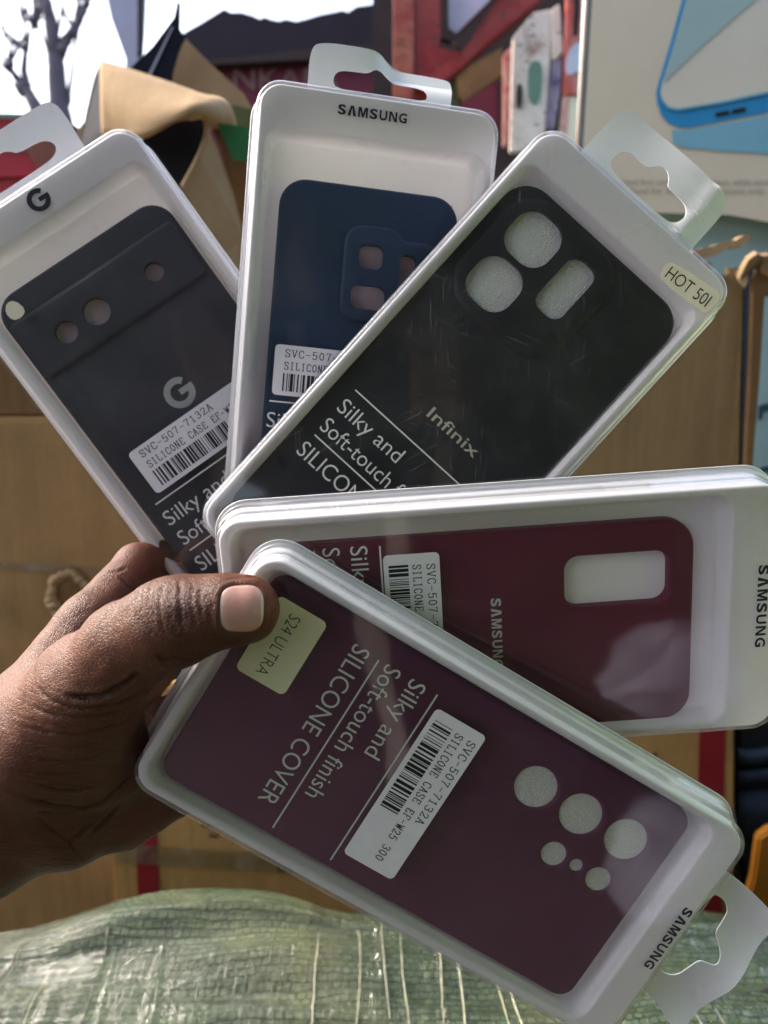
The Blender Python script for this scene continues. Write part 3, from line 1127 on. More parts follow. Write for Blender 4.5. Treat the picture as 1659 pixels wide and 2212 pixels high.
# skin pigment: darker knuckle and finger back, paler wrist, pinker palm side; creases darkened as if shaded
def gau(cx, cy, sx, sy):
    return np.exp(-(((hpx - cx) / sx) ** 2 + ((hpy - cy) / sy) ** 2))


base = np.array((0.092, 0.044, 0.027))
col = np.repeat(base[None], len(hv), 0)


def blend(c, wgt):
    global col
    col = col * (1 - wgt[:, None]) + np.array(c)[None] * wgt[:, None]


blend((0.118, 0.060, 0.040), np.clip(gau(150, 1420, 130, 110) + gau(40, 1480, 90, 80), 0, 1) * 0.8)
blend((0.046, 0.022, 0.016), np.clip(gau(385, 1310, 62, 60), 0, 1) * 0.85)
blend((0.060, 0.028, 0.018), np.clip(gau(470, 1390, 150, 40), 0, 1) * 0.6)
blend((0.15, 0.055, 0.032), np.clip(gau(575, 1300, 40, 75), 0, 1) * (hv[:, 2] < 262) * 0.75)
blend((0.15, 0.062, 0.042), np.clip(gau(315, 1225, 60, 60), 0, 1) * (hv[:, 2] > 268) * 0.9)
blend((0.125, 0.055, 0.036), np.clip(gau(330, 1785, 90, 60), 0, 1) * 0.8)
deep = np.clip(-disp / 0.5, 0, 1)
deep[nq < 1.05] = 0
blend((0.025, 0.012, 0.009), deep * 0.6)  # shade of the folds put into the skin colour by depth
ca = me.color_attributes.new('tone', 'FLOAT_COLOR', 'POINT')
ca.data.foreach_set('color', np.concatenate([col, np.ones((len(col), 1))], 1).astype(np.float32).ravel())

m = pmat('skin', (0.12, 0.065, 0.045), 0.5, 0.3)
at_n = N(m, 'ShaderNodeVertexColor', layer_name='tone')
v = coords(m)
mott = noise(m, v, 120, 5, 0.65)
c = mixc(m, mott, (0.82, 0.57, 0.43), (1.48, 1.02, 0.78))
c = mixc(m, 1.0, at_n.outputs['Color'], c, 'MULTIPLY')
wv_ = N(m, 'ShaderNodeMixRGB')
nz = N(m, 'ShaderNodeTexNoise')
nz.inputs['Scale'].default_value = 260
L(m, v, nz.inputs['Vector'])
wv_.inputs[0].default_value = 0.0022
L(m, v, wv_.inputs[1])
L(m, nz.outputs['Color'], wv_.inputs[2])
vo = N(m, 'ShaderNodeTexVoronoi', feature='DISTANCE_TO_EDGE')
vo.inputs['Scale'].default_value = 900
L(m, wv_.outputs[0], vo.inputs['Vector'])
line = ramp(m, vo.outputs['Distance'], [(0.0, (0, 0, 0)), (0.16, (1, 1, 1))])
vo2 = N(m, 'ShaderNodeTexVoronoi', feature='DISTANCE_TO_EDGE')
vo2.inputs['Scale'].default_value = 1500
L(m, wv_.outputs[0], vo2.inputs['Vector'])
hgt = math_(m, 'ADD', math_(m, 'MULTIPLY', line, 0.7), math_(m, 'ADD', math_(m, 'MULTIPLY', vo2.outputs['Distance'], 0.5), math_(m, 'MULTIPLY', mott, 0.5)))
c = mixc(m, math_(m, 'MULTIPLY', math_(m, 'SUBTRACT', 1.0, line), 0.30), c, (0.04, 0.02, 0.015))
L(m, c, bsdf(m).inputs['Base Color'])
bump(m, hgt, 0.38, 0.0008)
L(m, ramp(m, mott, [(0.3, (0.36,) * 3), (0.7, (0.50,) * 3)]), bsdf(m).inputs['Roughness'])
bsdf(m).inputs['Subsurface Weight'].default_value = 0.12
bsdf(m).inputs['Subsurface Radius'].default_value = (0.004, 0.0015, 0.0008)
bsdf(m).inputs['Subsurface Scale'].default_value = 0.6
M['skin'] = m
hand = link('hand', me, M['skin'], None, Matrix.Translation(root_h))
tag(hand, 'dark skinned left hand pinching the fan of packs, thumb in front and fingers behind', 'hand')

# nail plate: a curved sheet that follows the thumb
nu_, nv_ = 36, 36
pv, pf = [], []
for j in range(nv_ + 1):
    for i in range(nu_ + 1):
        a, b = i / nu_ * 2 - 1, j / nv_ * 2 - 1
        # square grid -> squircle
        e = max(abs(a), abs(b))
        ln = (abs(a) ** 3.2 + abs(b) ** 3.2) ** (1 / 3.2) or 1
        u, v_ = (a * e / ln, b * e / ln)
        if u < 0: u /= (1 + 0.06 * (1 - v_ * v_))
        pv.append((NC[0] + u * NH[0], NC[1] + v_ * NH[1] * (1 + 0.03 * u) - u * NH[0] * 0.03, e))
for j in range(nv_):
    for i in range(nu_):
        k = j * (nu_ + 1) + i
        pf.append((k, k + 1, k + nu_ + 2, k + nu_ + 1))
pts = np.array([(x, y) for x, y, e in pv])
ray = np.stack([(pts[:, 0] - CX) / F, (pts[:, 1] - CY) / F, np.ones(len(pts))], -1)
zz = np.full(len(pts), 225.0)
for _ in range(60):
    zz += hand_sdf(ray * zz[:, None]) * 0.8
P_ = ray * zz[:, None]
n_ = sdf_grad(P_)
ee = np.array([e for x, y, e in pv])
off = 0.10 + 0.25 * (1 - ee ** 2) - 0.42 * np.clip((ee - 0.93) / 0.07, 0, 1)
uu = (pts[:, 0] - NC[0]) / NH[0]
off += np.clip((uu - 0.7) / 0.3, 0, 1) * 0.30
P_ = P_ + n_ * off[:, None]
me = mesh([tuple(cvm(*p) - root_h) for p in P_], pf)
uvx = (pts[:, 0] - NC[0]) / NH[0]
uvy = (pts[:, 1] - NC[1]) / NH[1]
nc_ = np.repeat(np.array((0.52, 0.285, 0.235))[None], len(pts), 0)
t = np.clip((uvx - 0.82) / 0.1, 0, 1)[:, None]
nc_ = nc_ * (1 - t) + np.array((0.66, 0.56, 0.42)) * t
t = np.clip((-uvx - 0.62 + 0.25 * uvy ** 2) / 0.2, 0, 1)[:, None] * 0.6
nc_ = nc_ * (1 - t) + np.array((0.58, 0.43, 0.39)) * t
t = np.clip((ee - 0.94) / 0.06, 0, 1)[:, None] * 0.6
nc_ = nc_ * (1 - t) + np.array((0.24, 0.12, 0.08)) * t
ca = me.color_attributes.new('tone', 'FLOAT_COLOR', 'POINT')
ca.data.foreach_set('color', np.concatenate([nc_, np.ones((len(nc_), 1))], 1).astype(np.float32).ravel())
m = pmat('nail', (0.5, 0.33, 0.3), 0.24, 0.5)
at_n = N(m, 'ShaderNodeVertexColor', layer_name='tone')
L(m, at_n.outputs['Color'], bsdf(m).inputs['Base Color'])
v = coords(m, (60, 900, 900), (0, 0, 0.1))
bump(m, noise(m, v, 1, 3, 0.6), 0.12, 0.0004)
bsdf(m).inputs['Subsurface Weight'].default_value = 0.1
bsdf(m).inputs['Subsurface Radius'].default_value = (0.003, 0.0012, 0.0008)
nail = link('thumb_nail', me, m, hand)
nail['label'] = 'pale pink thumb nail'

# ------------------------------------------------------------------ the place behind the hand
RM = MC.to_3x3()
CAMP = MC.translation


def onY(px, py, Y):
    d = RM @ Vector(((px - CX) / F, -(py - CY) / F, -1.0))
    t = Y / d.y
    return CAMP + d * t


def slab(name, pts, thick, m, parent=None, n=None, smooth=False, bev=0.0):
    """solid panel: outline of world points, thickened away from the camera"""
    pts = [Vector(p) for p in pts]
    c = sum(pts, Vector()) / len(pts)
    nn = Vector()
    for a, b in zip(pts, pts[1:] + pts[:1]):
        nn += (a - c).cross(b - c)
    nn.normalize()
    if nn.dot(CAMP - c) < 0:
        nn = -nn
        pts = pts[::-1]
    if n is not None: nn = n
    k = len(pts)
    loc = Vector((c.x, c.y, min(p.z for p in pts)))
    off = parent.matrix_world.translation if parent is not None else loc
    v = [p - off for p in pts] + [p - nn * thick - off for p in pts]
    f = [tuple(range(k)), tuple(reversed(range(k, 2 * k)))]
    f += [(i, k + i, k + (i + 1) % k, (i + 1) % k) for i in range(k)]
    me = mesh(v, f, False)
    bm = bmesh.new()
    bm.from_mesh(me)
    bmesh.ops.recalc_face_normals(bm, faces=bm.faces)
    if bev:
        bmesh.ops.bevel(bm, geom=bm.edges[:], offset=bev, segments=2, affect='EDGES')
    bm.to_mesh(me)
    bm.free()
    if parent is not None:
        return link(name, me, m, parent)
    return link(name, me, m, None, Matrix.Translation(loc))


def pslab(name, pix, Y, thick, m, parent=None, **kw):
    ys = Y if isinstance(Y, (list, tuple)) else [Y] * len(pix)
    return slab(name, [onY(p[0], p[1], y) for p, y in zip(pix, ys)], thick, m, parent, **kw)


def base_empty(name, px, py, Y):
    return empty(name, Matrix.Translation(onY(px, py, Y)))


def sheet(name, rows, thick, m, parent=None):
    """bent sheet from a grid of world points, with thickness"""
    nr, ncol = len(rows), len(rows[0])
    off = parent.matrix_world.translation if parent is not None else Vector(rows[-1][0])
    v = [Vector(p) - off for r in rows for p in r]
    f = [(j * ncol + i, j * ncol + i + 1, (j + 1) * ncol + i + 1, (j + 1) * ncol + i) for j in range(nr - 1) for i in range(ncol - 1)]
    me = mesh(v, f)
    o = link(name, me, m, parent) if parent is not None else link(name, me, m, None, Matrix.Translation(off))
    md = o.modifiers.new('thickness', 'SOLIDIFY')
    md.thickness = thick
    md.offset = -1
    return o


def interp(pts, n):
    """resample a polyline (any dimension) smoothly with Catmull-Rom"""
    P = [Vector(p) for p in pts]
    out = []
    m_ = len(P) - 1
    for i in range(n):
        t = i / (n - 1) * m_
        k = min(int(t), m_ - 1)
        u = t - k
        p0, p1, p2, p3 = P[max(k - 1, 0)], P[k], P[k + 1], P[min(k + 2, m_)]
        out.append(0.5 * ((2 * p1) + (p2 - p0) * u + (2 * p0 - 5 * p1 + 4 * p2 - p3) * u * u + (3 * p1 - p0 - 3 * p2 + p3) * u ** 3))
    return out


M['card'] = cardboard('cardboard', (0.34, 0.205, 0.092), 0.2, 30, 0)
M['card_light'] = cardboard('cardboard_pale', (0.42, 0.29, 0.165), 0.15, 30, 0)
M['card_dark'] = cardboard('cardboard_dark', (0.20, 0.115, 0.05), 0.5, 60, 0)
M['card_olive'] = cardboard('cardboard_olive', (0.31, 0.205, 0.10), 0.26, 60, 0)
M['card_orange'] = cardboard('cardboard_orange', (0.44, 0.245, 0.09), 0.25, 40, 0)
M['card_black'] = plain('cardboard_black_shade', (0.012, 0.015, 0.024), 0.6, 60, 0.3)  # black stands in for shade inside the open carton and in a gap
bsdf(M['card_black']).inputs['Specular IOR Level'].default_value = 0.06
M['print_black'] = plain('box_print_black', (0.02, 0.018, 0.016), 0.7, 200, 0.3, 0)
M['red_print'] = plain('box_print_red', (0.22, 0.010, 0.016), 0.6, 30, 0.3)
M['tape'] = clear_plastic('parcel_tape', 0.25, 0.03, (0.97, 0.93, 0.84), 0.5)
M['green_tape'] = plain('green_tape', (0.035, 0.16, 0.06), 0.35, 30, 0.3)
M['olive_tape'] = plain('olive_tape', (0.10, 0.12, 0.045), 0.4, 30, 0.3)
M['teal'] = plain('teal_paint', (0.36, 0.54, 0.53), 0.6, 14, 0.12)
M['cream_paper'] = plain('cream_paper', (0.74, 0.67, 0.51), 0.55, 9, 0.10, 0.05)
M['cream_light'] = plain('cream_print', (0.74, 0.71, 0.58), 0.5, 9, 0.08, 0)
M['blue_print'] = plain('blue_print', (0.035, 0.30, 0.60), 0.5, 20, 0.1, 0)
M['pale_blue_print'] = plain('pale_blue_print', (0.22, 0.50, 0.62), 0.5, 12, 0.2, 0)
M['teal_print'] = plain('teal_print', (0.38, 0.54, 0.52), 0.5, 12, 0.1, 0)
M['grey_print'] = plain('grey_print', (0.36, 0.34, 0.28), 0.6, 100, 0.15, 0)
M['navy_edge'] = plain('navy_edge', (0.045, 0.085, 0.12), 0.5, 40, 0.3)
M['pink_edge'] = plain('pink_edge', (0.55, 0.33, 0.24), 0.5, 40, 0.2)
M['roof'] = plain('roof_dark', (0.018, 0.012, 0.020), 0.7, 6, 0.5)
M['maroon'] = plain('maroon_paint', (0.135, 0.018, 0.036), 0.6, 4, 0.35)
M['faded'] = plain('faded_letters', (0.19, 0.10, 0.09), 0.7, 30, 0.5, 0)
M['red_paint'] = plain('red_paint', (0.28, 0.022, 0.018), 0.45, 9, 0.45)
M['orange_red'] = plain('orange_red_paint', (0.34, 0.07, 0.035), 0.5, 9, 0.4)
M['dark_wood'] = plain('dark_wood', (0.035, 0.022, 0.020), 0.7, 12, 0.6)
M['tan_wood'] = plain('tan_wood', (0.24, 0.13, 0.05), 0.6, 35, 0.6)
M['grey_post'] = plain('grey_post', (0.33, 0.34, 0.44), 0.6, 8, 0.25)
M['bark'] = plain('bark', (0.13, 0.115, 0.14), 0.85, 8, 0.3)
M['red_plastic'] = plain('red_plastic', (0.38, 0.022, 0.035), 0.35, 12, 0.25)
M['rust'] = plain('rust_red', (0.20, 0.07, 0.05), 0.6, 25, 0.35)
M['pkg_pink'] = plain('package_pink', (0.42, 0.18, 0.15), 0.35, 20, 0.4)
M['pkg_white'] = plain('package_white', (0.56, 0.48, 0.42), 0.3, 16, 0.25)
M['pkg_green'] = plain('package_green', (0.12, 0.22, 0.17), 0.4, 20, 0.25)
M['pkg_violet'] = plain('package_violet', (0.12, 0.11, 0.20), 0.4, 40, 0.4)
M['pkg_red'] = plain('package_red', (0.40, 0.06, 0.06), 0.4, 16, 0.4)
def busy(name, cols, sc=14, stretch=(1, 1, 1)):
    """crowded print on cheap packaging: patches of several colours"""
    m = pmat(name, cols[0], 0.4, 0.4)
    v = coords(m, stretch)
    k = len(cols)
    st = []
    for i, c in enumerate(cols):
        st.append((0.30 + 0.42 * i / max(k - 1, 1), c))
    c = ramp(m, noise(m, v, sc, 5, 0.62, 0.8), st)
    c = mixc(m, ramp(m, noise(m, coords(m, (60, 60, 200)), 1, 3), [(0.62, (0, 0, 0)), (0.66, (1, 1, 1))]), c, (0.05, 0.04, 0.045))
    L(m, c, bsdf(m).inputs['Base Color'])
    bump(m, noise(m, v, sc * 2, 3), 0.4, 0.01)
    return m


M['pkg_white'] = busy('package_white', [(0.30, 0.20, 0.16), (0.62, 0.54, 0.48), (0.70, 0.64, 0.58), (0.45, 0.36, 0.34)], 9)
M['pkg_pink'] = busy('package_pink', [(0.50, 0.10, 0.10), (0.55, 0.34, 0.28), (0.42, 0.08, 0.09), (0.60, 0.45, 0.38)], 16)
M['pkg_red'] = busy('package_red', [(0.42, 0.05, 0.05), (0.45, 0.10, 0.08), (0.50, 0.26, 0.26), (0.38, 0.05, 0.06)], 12)
M['pkg_violet'] = busy('package_violet', [(0.06, 0.06, 0.13), (0.16, 0.14, 0.24), (0.30, 0.27, 0.33), (0.10, 0.08, 0.14)], 20)
M['red_paint'] = busy('red_paint', [(0.30, 0.030, 0.022), (0.24, 0.020, 0.018), (0.33, 0.06, 0.04), (0.10, 0.018, 0.018)], 7)
M['orange_red'] = busy('orange_red_paint', [(0.34, 0.08, 0.04), (0.28, 0.04, 0.03), (0.40, 0.12, 0.07), (0.12, 0.03, 0.03)], 8)
M['pane'] = plain('dusty_glass', (0.50, 0.54, 0.66), 0.2, 20, 0.35)
M['black_cloth'] = plain('black_cloth', (0.008, 0.009, 0.012), 0.8, 20, 0.4)
M['navy_cloth'] = plain('navy_cloth', (0.022, 0.032, 0.055), 0.8, 30, 0.4)
M['orange_plastic'] = plain('orange_plastic', (0.26, 0.10, 0.010), 0.45, 20, 0.25)
M['ground'] = plain('dusty_ground', (0.05, 0.042, 0.036), 0.9, 1.5, 0.35)
M['awning'] = plain('added_awning_underside', (0.055, 0.045, 0.040), 0.8, 3, 0.4)
M['added_wall'] = plain('added_wall', (0.07, 0.055, 0.05), 0.8, 2, 0.5)

# ground sheet
g = link('ground', mesh([(-60, -60, 0), (60, -60, 0), (60, 120, 0), (-60, 120, 0)], [(0, 1, 2, 3)], False), M['ground'])
tag(g, 'dusty brown market ground', 'ground', kind='structure')

# the bale: woven plastic sack under clear stretch film
bale = empty('sack_bale', Matrix.Translation((0, 0.30, 0.45)))
tag(bale, 'big green woven plastic sack bale wrapped in clear film, below the hand', 'sack')
BO = bale.matrix_world.translation


def bale_pt(u, v_, lift=0.0):
    """u along x (m), v_ 0 front .. 1 back rim .. >1 down the back"""
    # section: gently domed top then a rounded back shoulder
    hump = 0.027 + 0.010 * (math.exp(-((u + 0.03) / 0.25) ** 2) if u < -0.03 else 1.0) - (0.005 * (u / 0.30) ** 2 if u < 0 else 0.010 * (max(0, u - 0.12) / 0.3) ** 2)
    yb = 0.545 + 0.03 * mnoise.noise(Vector((u * 4, 0, 3)))
    if v_ <= 1:
        y = 0.05 + (yb - 0.07 - 0.05) * v_
        z = 0.965 + 0.035 * math.sin(v_ * 1.9) + hump * v_
        nrm = Vector((0, -0.12, 1))
    else:
        a = (v_ - 1) * math.pi / 2
        z0 = 0.965 + 0.035 * math.sin(1.9) + hump
        y = yb - 0.07 + 0.07 * math.sin(min(a, math.pi / 2))
        z = z0 - 0.07 * (1 - math.cos(min(a, math.pi / 2))) - max(0, a - math.pi / 2) * 0.35
        nrm = Vector((0, math.sin(min(a, 1.57)), math.cos(min(a, 1.57))))
    p = Vector((u, y, z))
    q = p * 1.0
    w_ = 0.010 * mnoise.noise(Vector((q.x * 5, q.y * 13, 1.3))) + 0.0060 * mnoise.noise(Vector((q.x * 9 + 5, q.y * 46, 0.4)))
    # folds that run across the bale
    fo = mnoise.noise(Vector((q.x * 4.5, q.y * 70 + 0.6 * math.sin(q.x * 14), 7.7)))
    w_ += 0.0045 * (1 - abs(fo) * 2.2 if abs(fo) < 0.45 else 0)
    # a thick fold over the rim, left of the middle
    w_ += 0.017 * math.exp(-((u + 0.135) / 0.085) ** 4) * math.exp(-((y - (0.495 + 0.05 * (u + 0.13))) / 0.026) ** 2)
    return p + nrm.normalized() * (w_ + lift)


NU, NV = 420, 230
vs, fs = [], []
for j in range(NV + 1):
    vv = j / NV * 2.4
    for i in range(NU + 1):
        vs.append(bale_pt(-0.72 + 1.5 * i / NU, vv) - BO)
for j in range(NV):
    for i in range(NU):
        k = j * (NU + 1) + i
        fs.append((k, k + 1, k + NU + 2, k + NU + 1))
# front skirt down to the floor
m = pmat('woven_sack', (0.16, 0.22, 0.14), 0.5, 0.4)
v = coords(m, (1, 1, 1))
mp2 = N(m, 'ShaderNodeMixRGB')
nz = N(m, 'ShaderNodeTexNoise')
nz.inputs['Scale'].default_value = 22
nz.inputs['Detail'].default_value = 4
L(m, v, nz.inputs['Vector'])
mp2.inputs[0].default_value = 0.008
L(m, v, mp2.inputs[1])
L(m, nz.outputs['Color'], mp2.inputs[2])
br = N(m, 'ShaderNodeTexBrick')
br.offset = 0.5
br.inputs['Scale'].default_value = 1.0
br.inputs['Brick Width'].default_value = 0.0062
br.inputs['Row Height'].default_value = 0.0042
br.inputs['Mortar Size'].default_value = 0.00045
br.inputs['Mortar Smooth'].default_value = 0.6
br.inputs['Color1'].default_value = (0.030, 0.054, 0.026, 1)
br.inputs['Color2'].default_value = (0.074, 0.112, 0.060, 1)
br.inputs['Mortar'].default_value = (0.012, 0.020, 0.011, 1)
L(m, mp2.outputs[0], br.inputs['Vector'])
big = noise(m, v, 11, 4, 0.6)
c = mixc(m, big, (0.50, 0.56, 0.46), (1.30, 1.22, 1.12))
c = mixc(m, 1.0, br.outputs['Color'], c, 'MULTIPLY')
yel = ramp(m, noise(m, v, 6, 3, 0.6), [(0.55, (0, 0, 0)), (0.72, (1, 1, 1))])
c = mixc(m, math_(m, 'MULTIPLY', yel, 0.35), c, (0.20, 0.19, 0.085))
L(m, c, bsdf(m).inputs['Base Color'])
crs = noise(m, coords(m, (7, 170, 60), (0, 0, 0.03)), 1, 5, 0.65, 0.4)
crs_d = ramp(m, crs, [(0.36, (0, 0, 0)), (0.50, (1, 1, 1))])
c = mixc(m, math_(m, 'MULTIPLY', math_(m, 'SUBTRACT', 1.0, crs_d), 0.55), c, (0.03, 0.05, 0.03))  # shade in the sack's creases put into its colour
L(m, c, bsdf(m).inputs['Base Color'])
h = math_(m, 'ADD', math_(m, 'MULTIPLY', math_(m, 'SUBTRACT', 1.0, br.outputs['Fac']), 1.0), math_(m, 'ADD', math_(m, 'MULTIPLY', crs, 0.8), math_(m, 'MULTIPLY', noise(m, mp2.outputs[0], 300, 4, 0.65), 0.5)))
bump(m, h, 0.9, 0.0028)
M['sack'] = m
sk = link('sack', mesh(vs, fs), M['sack'], bale)
vs2 = [(-0.72, 0.05, 0.01), (0.78, 0.05, 0.01), (0.78, 0.05, 0.94), (-0.72, 0.05, 0.94), (-0.72, 0.52, 0.01), (0.78, 0.52, 0.01), (0.78, 0.52, 0.86), (-0.72, 0.52, 0.86)]
link('sack_body', mesh([Vector(p) - BO for p in vs2], [(0, 1, 2, 3), (5, 4, 7, 6), (1, 5, 6, 2), (4, 0, 3, 7), (0, 4, 5, 1), (3, 2, 6, 7)], False), M['sack'], bale)

# clear film over the sack: stretched into ridges
m = bpy.data.materials.new('stretch_film')
m.use_nodes = True
m.node_tree.nodes.remove(m.node_tree.nodes['Principled BSDF'])
v = coords(m)
tr = N(m, 'ShaderNodeBsdfTransparent')
gl = N(m, 'ShaderNodeBsdfGlossy')
gl.inputs['Roughness'].default_value = 0.09
fr = thin_fresnel(m)
b1 = N(m, 'ShaderNodeBump')
b1.inputs['Strength'].default_value = 0.85
b1.inputs['Distance'].default_value = 0.004
L(m, noise(m, coords(m, (330, 70, 120), (0, 0, 0.08)), 1, 5, 0.62, 0.5), b1.inputs['Height'])
L(m, b1.outputs['Normal'], gl.inputs['Normal'])
L(m, b1.outputs['Normal'], fr.inputs['Normal'])
mx = N(m, 'ShaderNodeMixShader')
L(m, math_(m, 'MINIMUM', math_(m, 'MAXIMUM', math_(m, 'MULTIPLY', math_(m, 'SUBTRACT', fr.outputs[0], 0.062), 2.4), 0.004), 0.8), mx.inputs[0])
L(m, tr.outputs[0], mx.inputs[1])
L(m, gl.outputs[0], mx.inputs[2])
L(m, mx.outputs[0], m.node_tree.nodes['Material Output'].inputs['Surface'])
M['film'] = m
rf = random.Random(21)
RID = [(rf.uniform(-0.5, 0.6), rf.uniform(0.0008, 0.0018), rf.uniform(0.002, 0.0045), rf.uniform(-0.12, 0.12), rf.uniform(0, 6), rf.uniform(0.1, 0.4), rf.uniform(0.85, 1.25)) for _ in range(46)]


def film_lift(u, v_):
    h = 0.0016 + 0.0012 * mnoise.noise(Vector((u * 30, v_ * 4, 2.2)))
    for x0, wd, hh, sl, ph, va, vb in RID:
        if v_ < va or v_ > vb: continue
        x = x0 + sl * (v_ - 0.8) * 0.3 + 0.003 * math.sin(v_ * 9 + ph)
        d = abs(u - x) / wd
        if d < 3: h += hh * math.exp(-d * d) * min(1, (v_ - va) * 10, (vb - v_) * 10)
    # gathered, puckered film at the left
    g_ = math.exp(-((u + 0.22) / 0.14) ** 2) * math.exp(-((v_ - 0.78) / 0.2) ** 2) * 1.5
    h += g_ * 0.006 * abs(mnoise.noise(Vector((u * 18, v_ * 55, 5.1)))) * 0.5 + g_ * 0.0016 * mnoise.noise(Vector((u * 120, v_ * 18, 9)))
    return h


def film(name, u0, u1, v0, v1, nu, nv):
    vs, fs = [], []
    for j in range(nv + 1):
        for i in range(nu + 1):
            u = u0 + (u1 - u0) * i / nu
            vv = v0 + (v1 - v0) * j / nv
            uu = u + 0.006 * mnoise.noise(Vector((vv * 6, u0, 0))) * (1 if i in (0, nu) else 0.3)
            vs.append(bale_pt(uu, vv, film_lift(uu, vv)) - BO)
    for j in range(nv):
        for i in range(nu):
            k = j * (nu + 1) + i
            fs.append((k, k + 1, k + nu + 2, k + nu + 1))
    return link(name, mesh(vs, fs), M['film'], bale)


M['film_shiny'] = M['film'].copy()
for n_ in M['film_shiny'].node_tree.nodes:
    if n_.type == 'MATH' and n_.operation == 'SUBTRACT': n_.inputs[1].default_value = 0.060
    if n_.type == 'MATH' and n_.operation == 'MULTIPLY' and abs(n_.inputs[1].default_value - 2.4) < 1e-3: n_.inputs[1].default_value = 3.2
    if n_.type == 'MAPPING' and n_.inputs['Scale'].default_value[0] > 300: n_.inputs['Scale'].default_value = (45, 380, 160)
    if n_.type == 'BUMP': n_.inputs['Distance'].default_value = 0.0035
    if n_.type == 'BSDF_GLOSSY': n_.inputs['Roughness'].default_value = 0.06
f_ = film('stretch_film', -0.45, -0.195, 0.0, 1.75, 240, 190)
f_.data.materials.clear()
f_.data.materials.append(M['film_shiny'])
film('stretch_film', -0.19, -0.06, 0.0, 0.99, 150, 150)
film('stretch_film', -0.055, 0.62, 0.0, 1.7, 430, 150)
# stretched strands of film: pale twisted threads lying over the sack
def tube(path, m_seg=10):
    vs, fs = [], []
    pts = [Vector(p[:3]) for p in path]
    rs = [p[3] for p in path]
    for i, p in enumerate(pts):
        d = (pts[min(i + 1, len(pts) - 1)] - pts[max(i - 1, 0)]).normalized()
        a = d.orthogonal().normalized()
        b = d.cross(a)
        for j in range(m_seg):
            t = 2 * math.pi * j / m_seg
            vs.append(p + (a * math.cos(t) + b * math.sin(t)) * rs[i])
    for i in range(len(pts) - 1):
        for j in range(m_seg):
            fs.append((i * m_seg + j, i * m_seg + (j + 1) % m_seg, (i + 1) * m_seg + (j + 1) % m_seg, (i + 1) * m_seg + j))
    return vs, fs


M['strand'] = plain('film_strand', (0.50, 0.48, 0.34), 0.22, 300, 0.35, 0.3)
rs_ = random.Random(8)
for (u0, va, vb, sl) in ((-0.043, 0.62, 1.02, 0.02), (-0.018, 0.30, 1.06, 0.0), (0.004, 0.25, 1.15, 0.02), (0.018, 0.35, 1.02, 0.03), (0.040, 0.80, 1.12, 0.015), (0.052, 0.30, 1.25, 0.02), (0.078, 0.5, 1.22, 0.012),
                         (0.088, 0.2, 1.25, 0.03), (0.20, 0.2, 0.85, 0.10), (0.215, 0.2, 0.85, 0.11), (0.235, 0.2, 0.82, 0.10), (0.250, 0.2, 0.75, 0.10), (0.31, 0.35, 0.8, 0.16), (0.33, 0.35, 0.78, 0.15),
                         (-0.232, 0.45, 0.95, 0.01), (-0.262, 0.4, 1.0, -0.015), (-0.285, 0.45, 0.9, 0.01), (-0.305, 0.4, 1.0, 0.0), (-0.325, 0.4, 0.95, 0.0)):
    n_ = 30
    path = []
    for i in range(n_):
        t = i / (n_ - 1)
        vv = va + (vb - va) * t
        uu = u0 - sl * (vv - 0.8) + 0.0016 * math.sin(vv * 17 + u0 * 90) + rs_.uniform(-.0003, .0003)
        p = bale_pt(uu, vv, film_lift(uu, vv) + 0.0006) - BO
        path.append((p.x, p.y, p.z, (0.00014 + 0.00030 * math.sin(math.pi * t)) * rs_.uniform(0.7, 1.25)))
    v_, f_ = tube(path, 6)
    link('film_strand', mesh(v_, f_), M['strand'], bale)
# black print on the sack
for (u0, v0, a, b, sk_) in ((0.262, 0.845, 0.018, 0.012, 0.5), (0.245, 0.775, 0.012, 0.035, -0.3), (0.30, 0.90, 0.05, 0.006, 1.2), (-0.20, 0.70, 0.012, 0.05, 0), (-0.33, 0.735, 0.05, 0.014, 0)):
    vs, fs = [], []
    for j in range(7):
        for i in range(7):
            uu = u0 + a * (i / 6 - .5) * 2 + sk_ * b * (j / 6 - .5)
            vs.append(bale_pt(uu, v0 + b * (j / 6 - .5) * 2, 0.0006) - BO)
    for j in range(6):
        for i in range(6):
            k = j * 7 + i
            fs.append((k, k + 1, k + 8, k + 7))
    link('printed_mark', mesh(vs, fs), M['print_black'], bale)

# carton with red stripes, low behind the hand
YB2 = 0.70
cb = base_empty('carton', 800, 2060, YB2)
tag(cb, 'orange brown carton with red vertical stripes and tape, standing behind the green sack', 'carton')
pslab('carton_body', [(222, 1480), (1588, 1480), (1588, 2120), (252, 2120)], YB2, 0.30, M['card_orange'], cb, bev=0.003)
for a in ((292, 338), (1506, 1562)):
    s_ = 14 if a[0] < 500 else -8
    pslab('red_stripe', [(a[0] - s_, 1490), (a[1] - s_, 1490), (a[1] + s_, 2110), (a[0] + s_, 2110)], YB2 - 0.0012, 0.0008, M['red_print'], cb)
pslab('parcel_tape', [(226, 1822), (520, 1838), (900, 1850), (900, 1896), (520, 1880), (228, 1862)], YB2 - 0.0024, 0.0006, M['tape'], cb)
for txt, px, py, rot, hh in (('S', 452, 1790, 78, 17), ('E', 470, 1812, 82, 17), ('N', 600, 1886, 5, 16), ('3', 622, 1886, 5, 16), ('x', 1402, 1640, 0, 12), ('4', 1412, 1636, 10, 12), ('1', 268, 1838, 8, 14)):
    me = text_mesh(txt, 0.02)
    p0 = onY(px, py, YB2 - 0.002)
    k_ = hh / F * 0.78 / CAP
    me.transform(Matrix.Translation(p0 - cb.matrix_world.translation) @ Matrix.Rotation(R(90), 4, 'X') @ Matrix.Rotation(R(rot), 4, 'Z') @ Matrix.Scale(k_, 4))
    link('printed_letter', me, M['print_black'], cb)

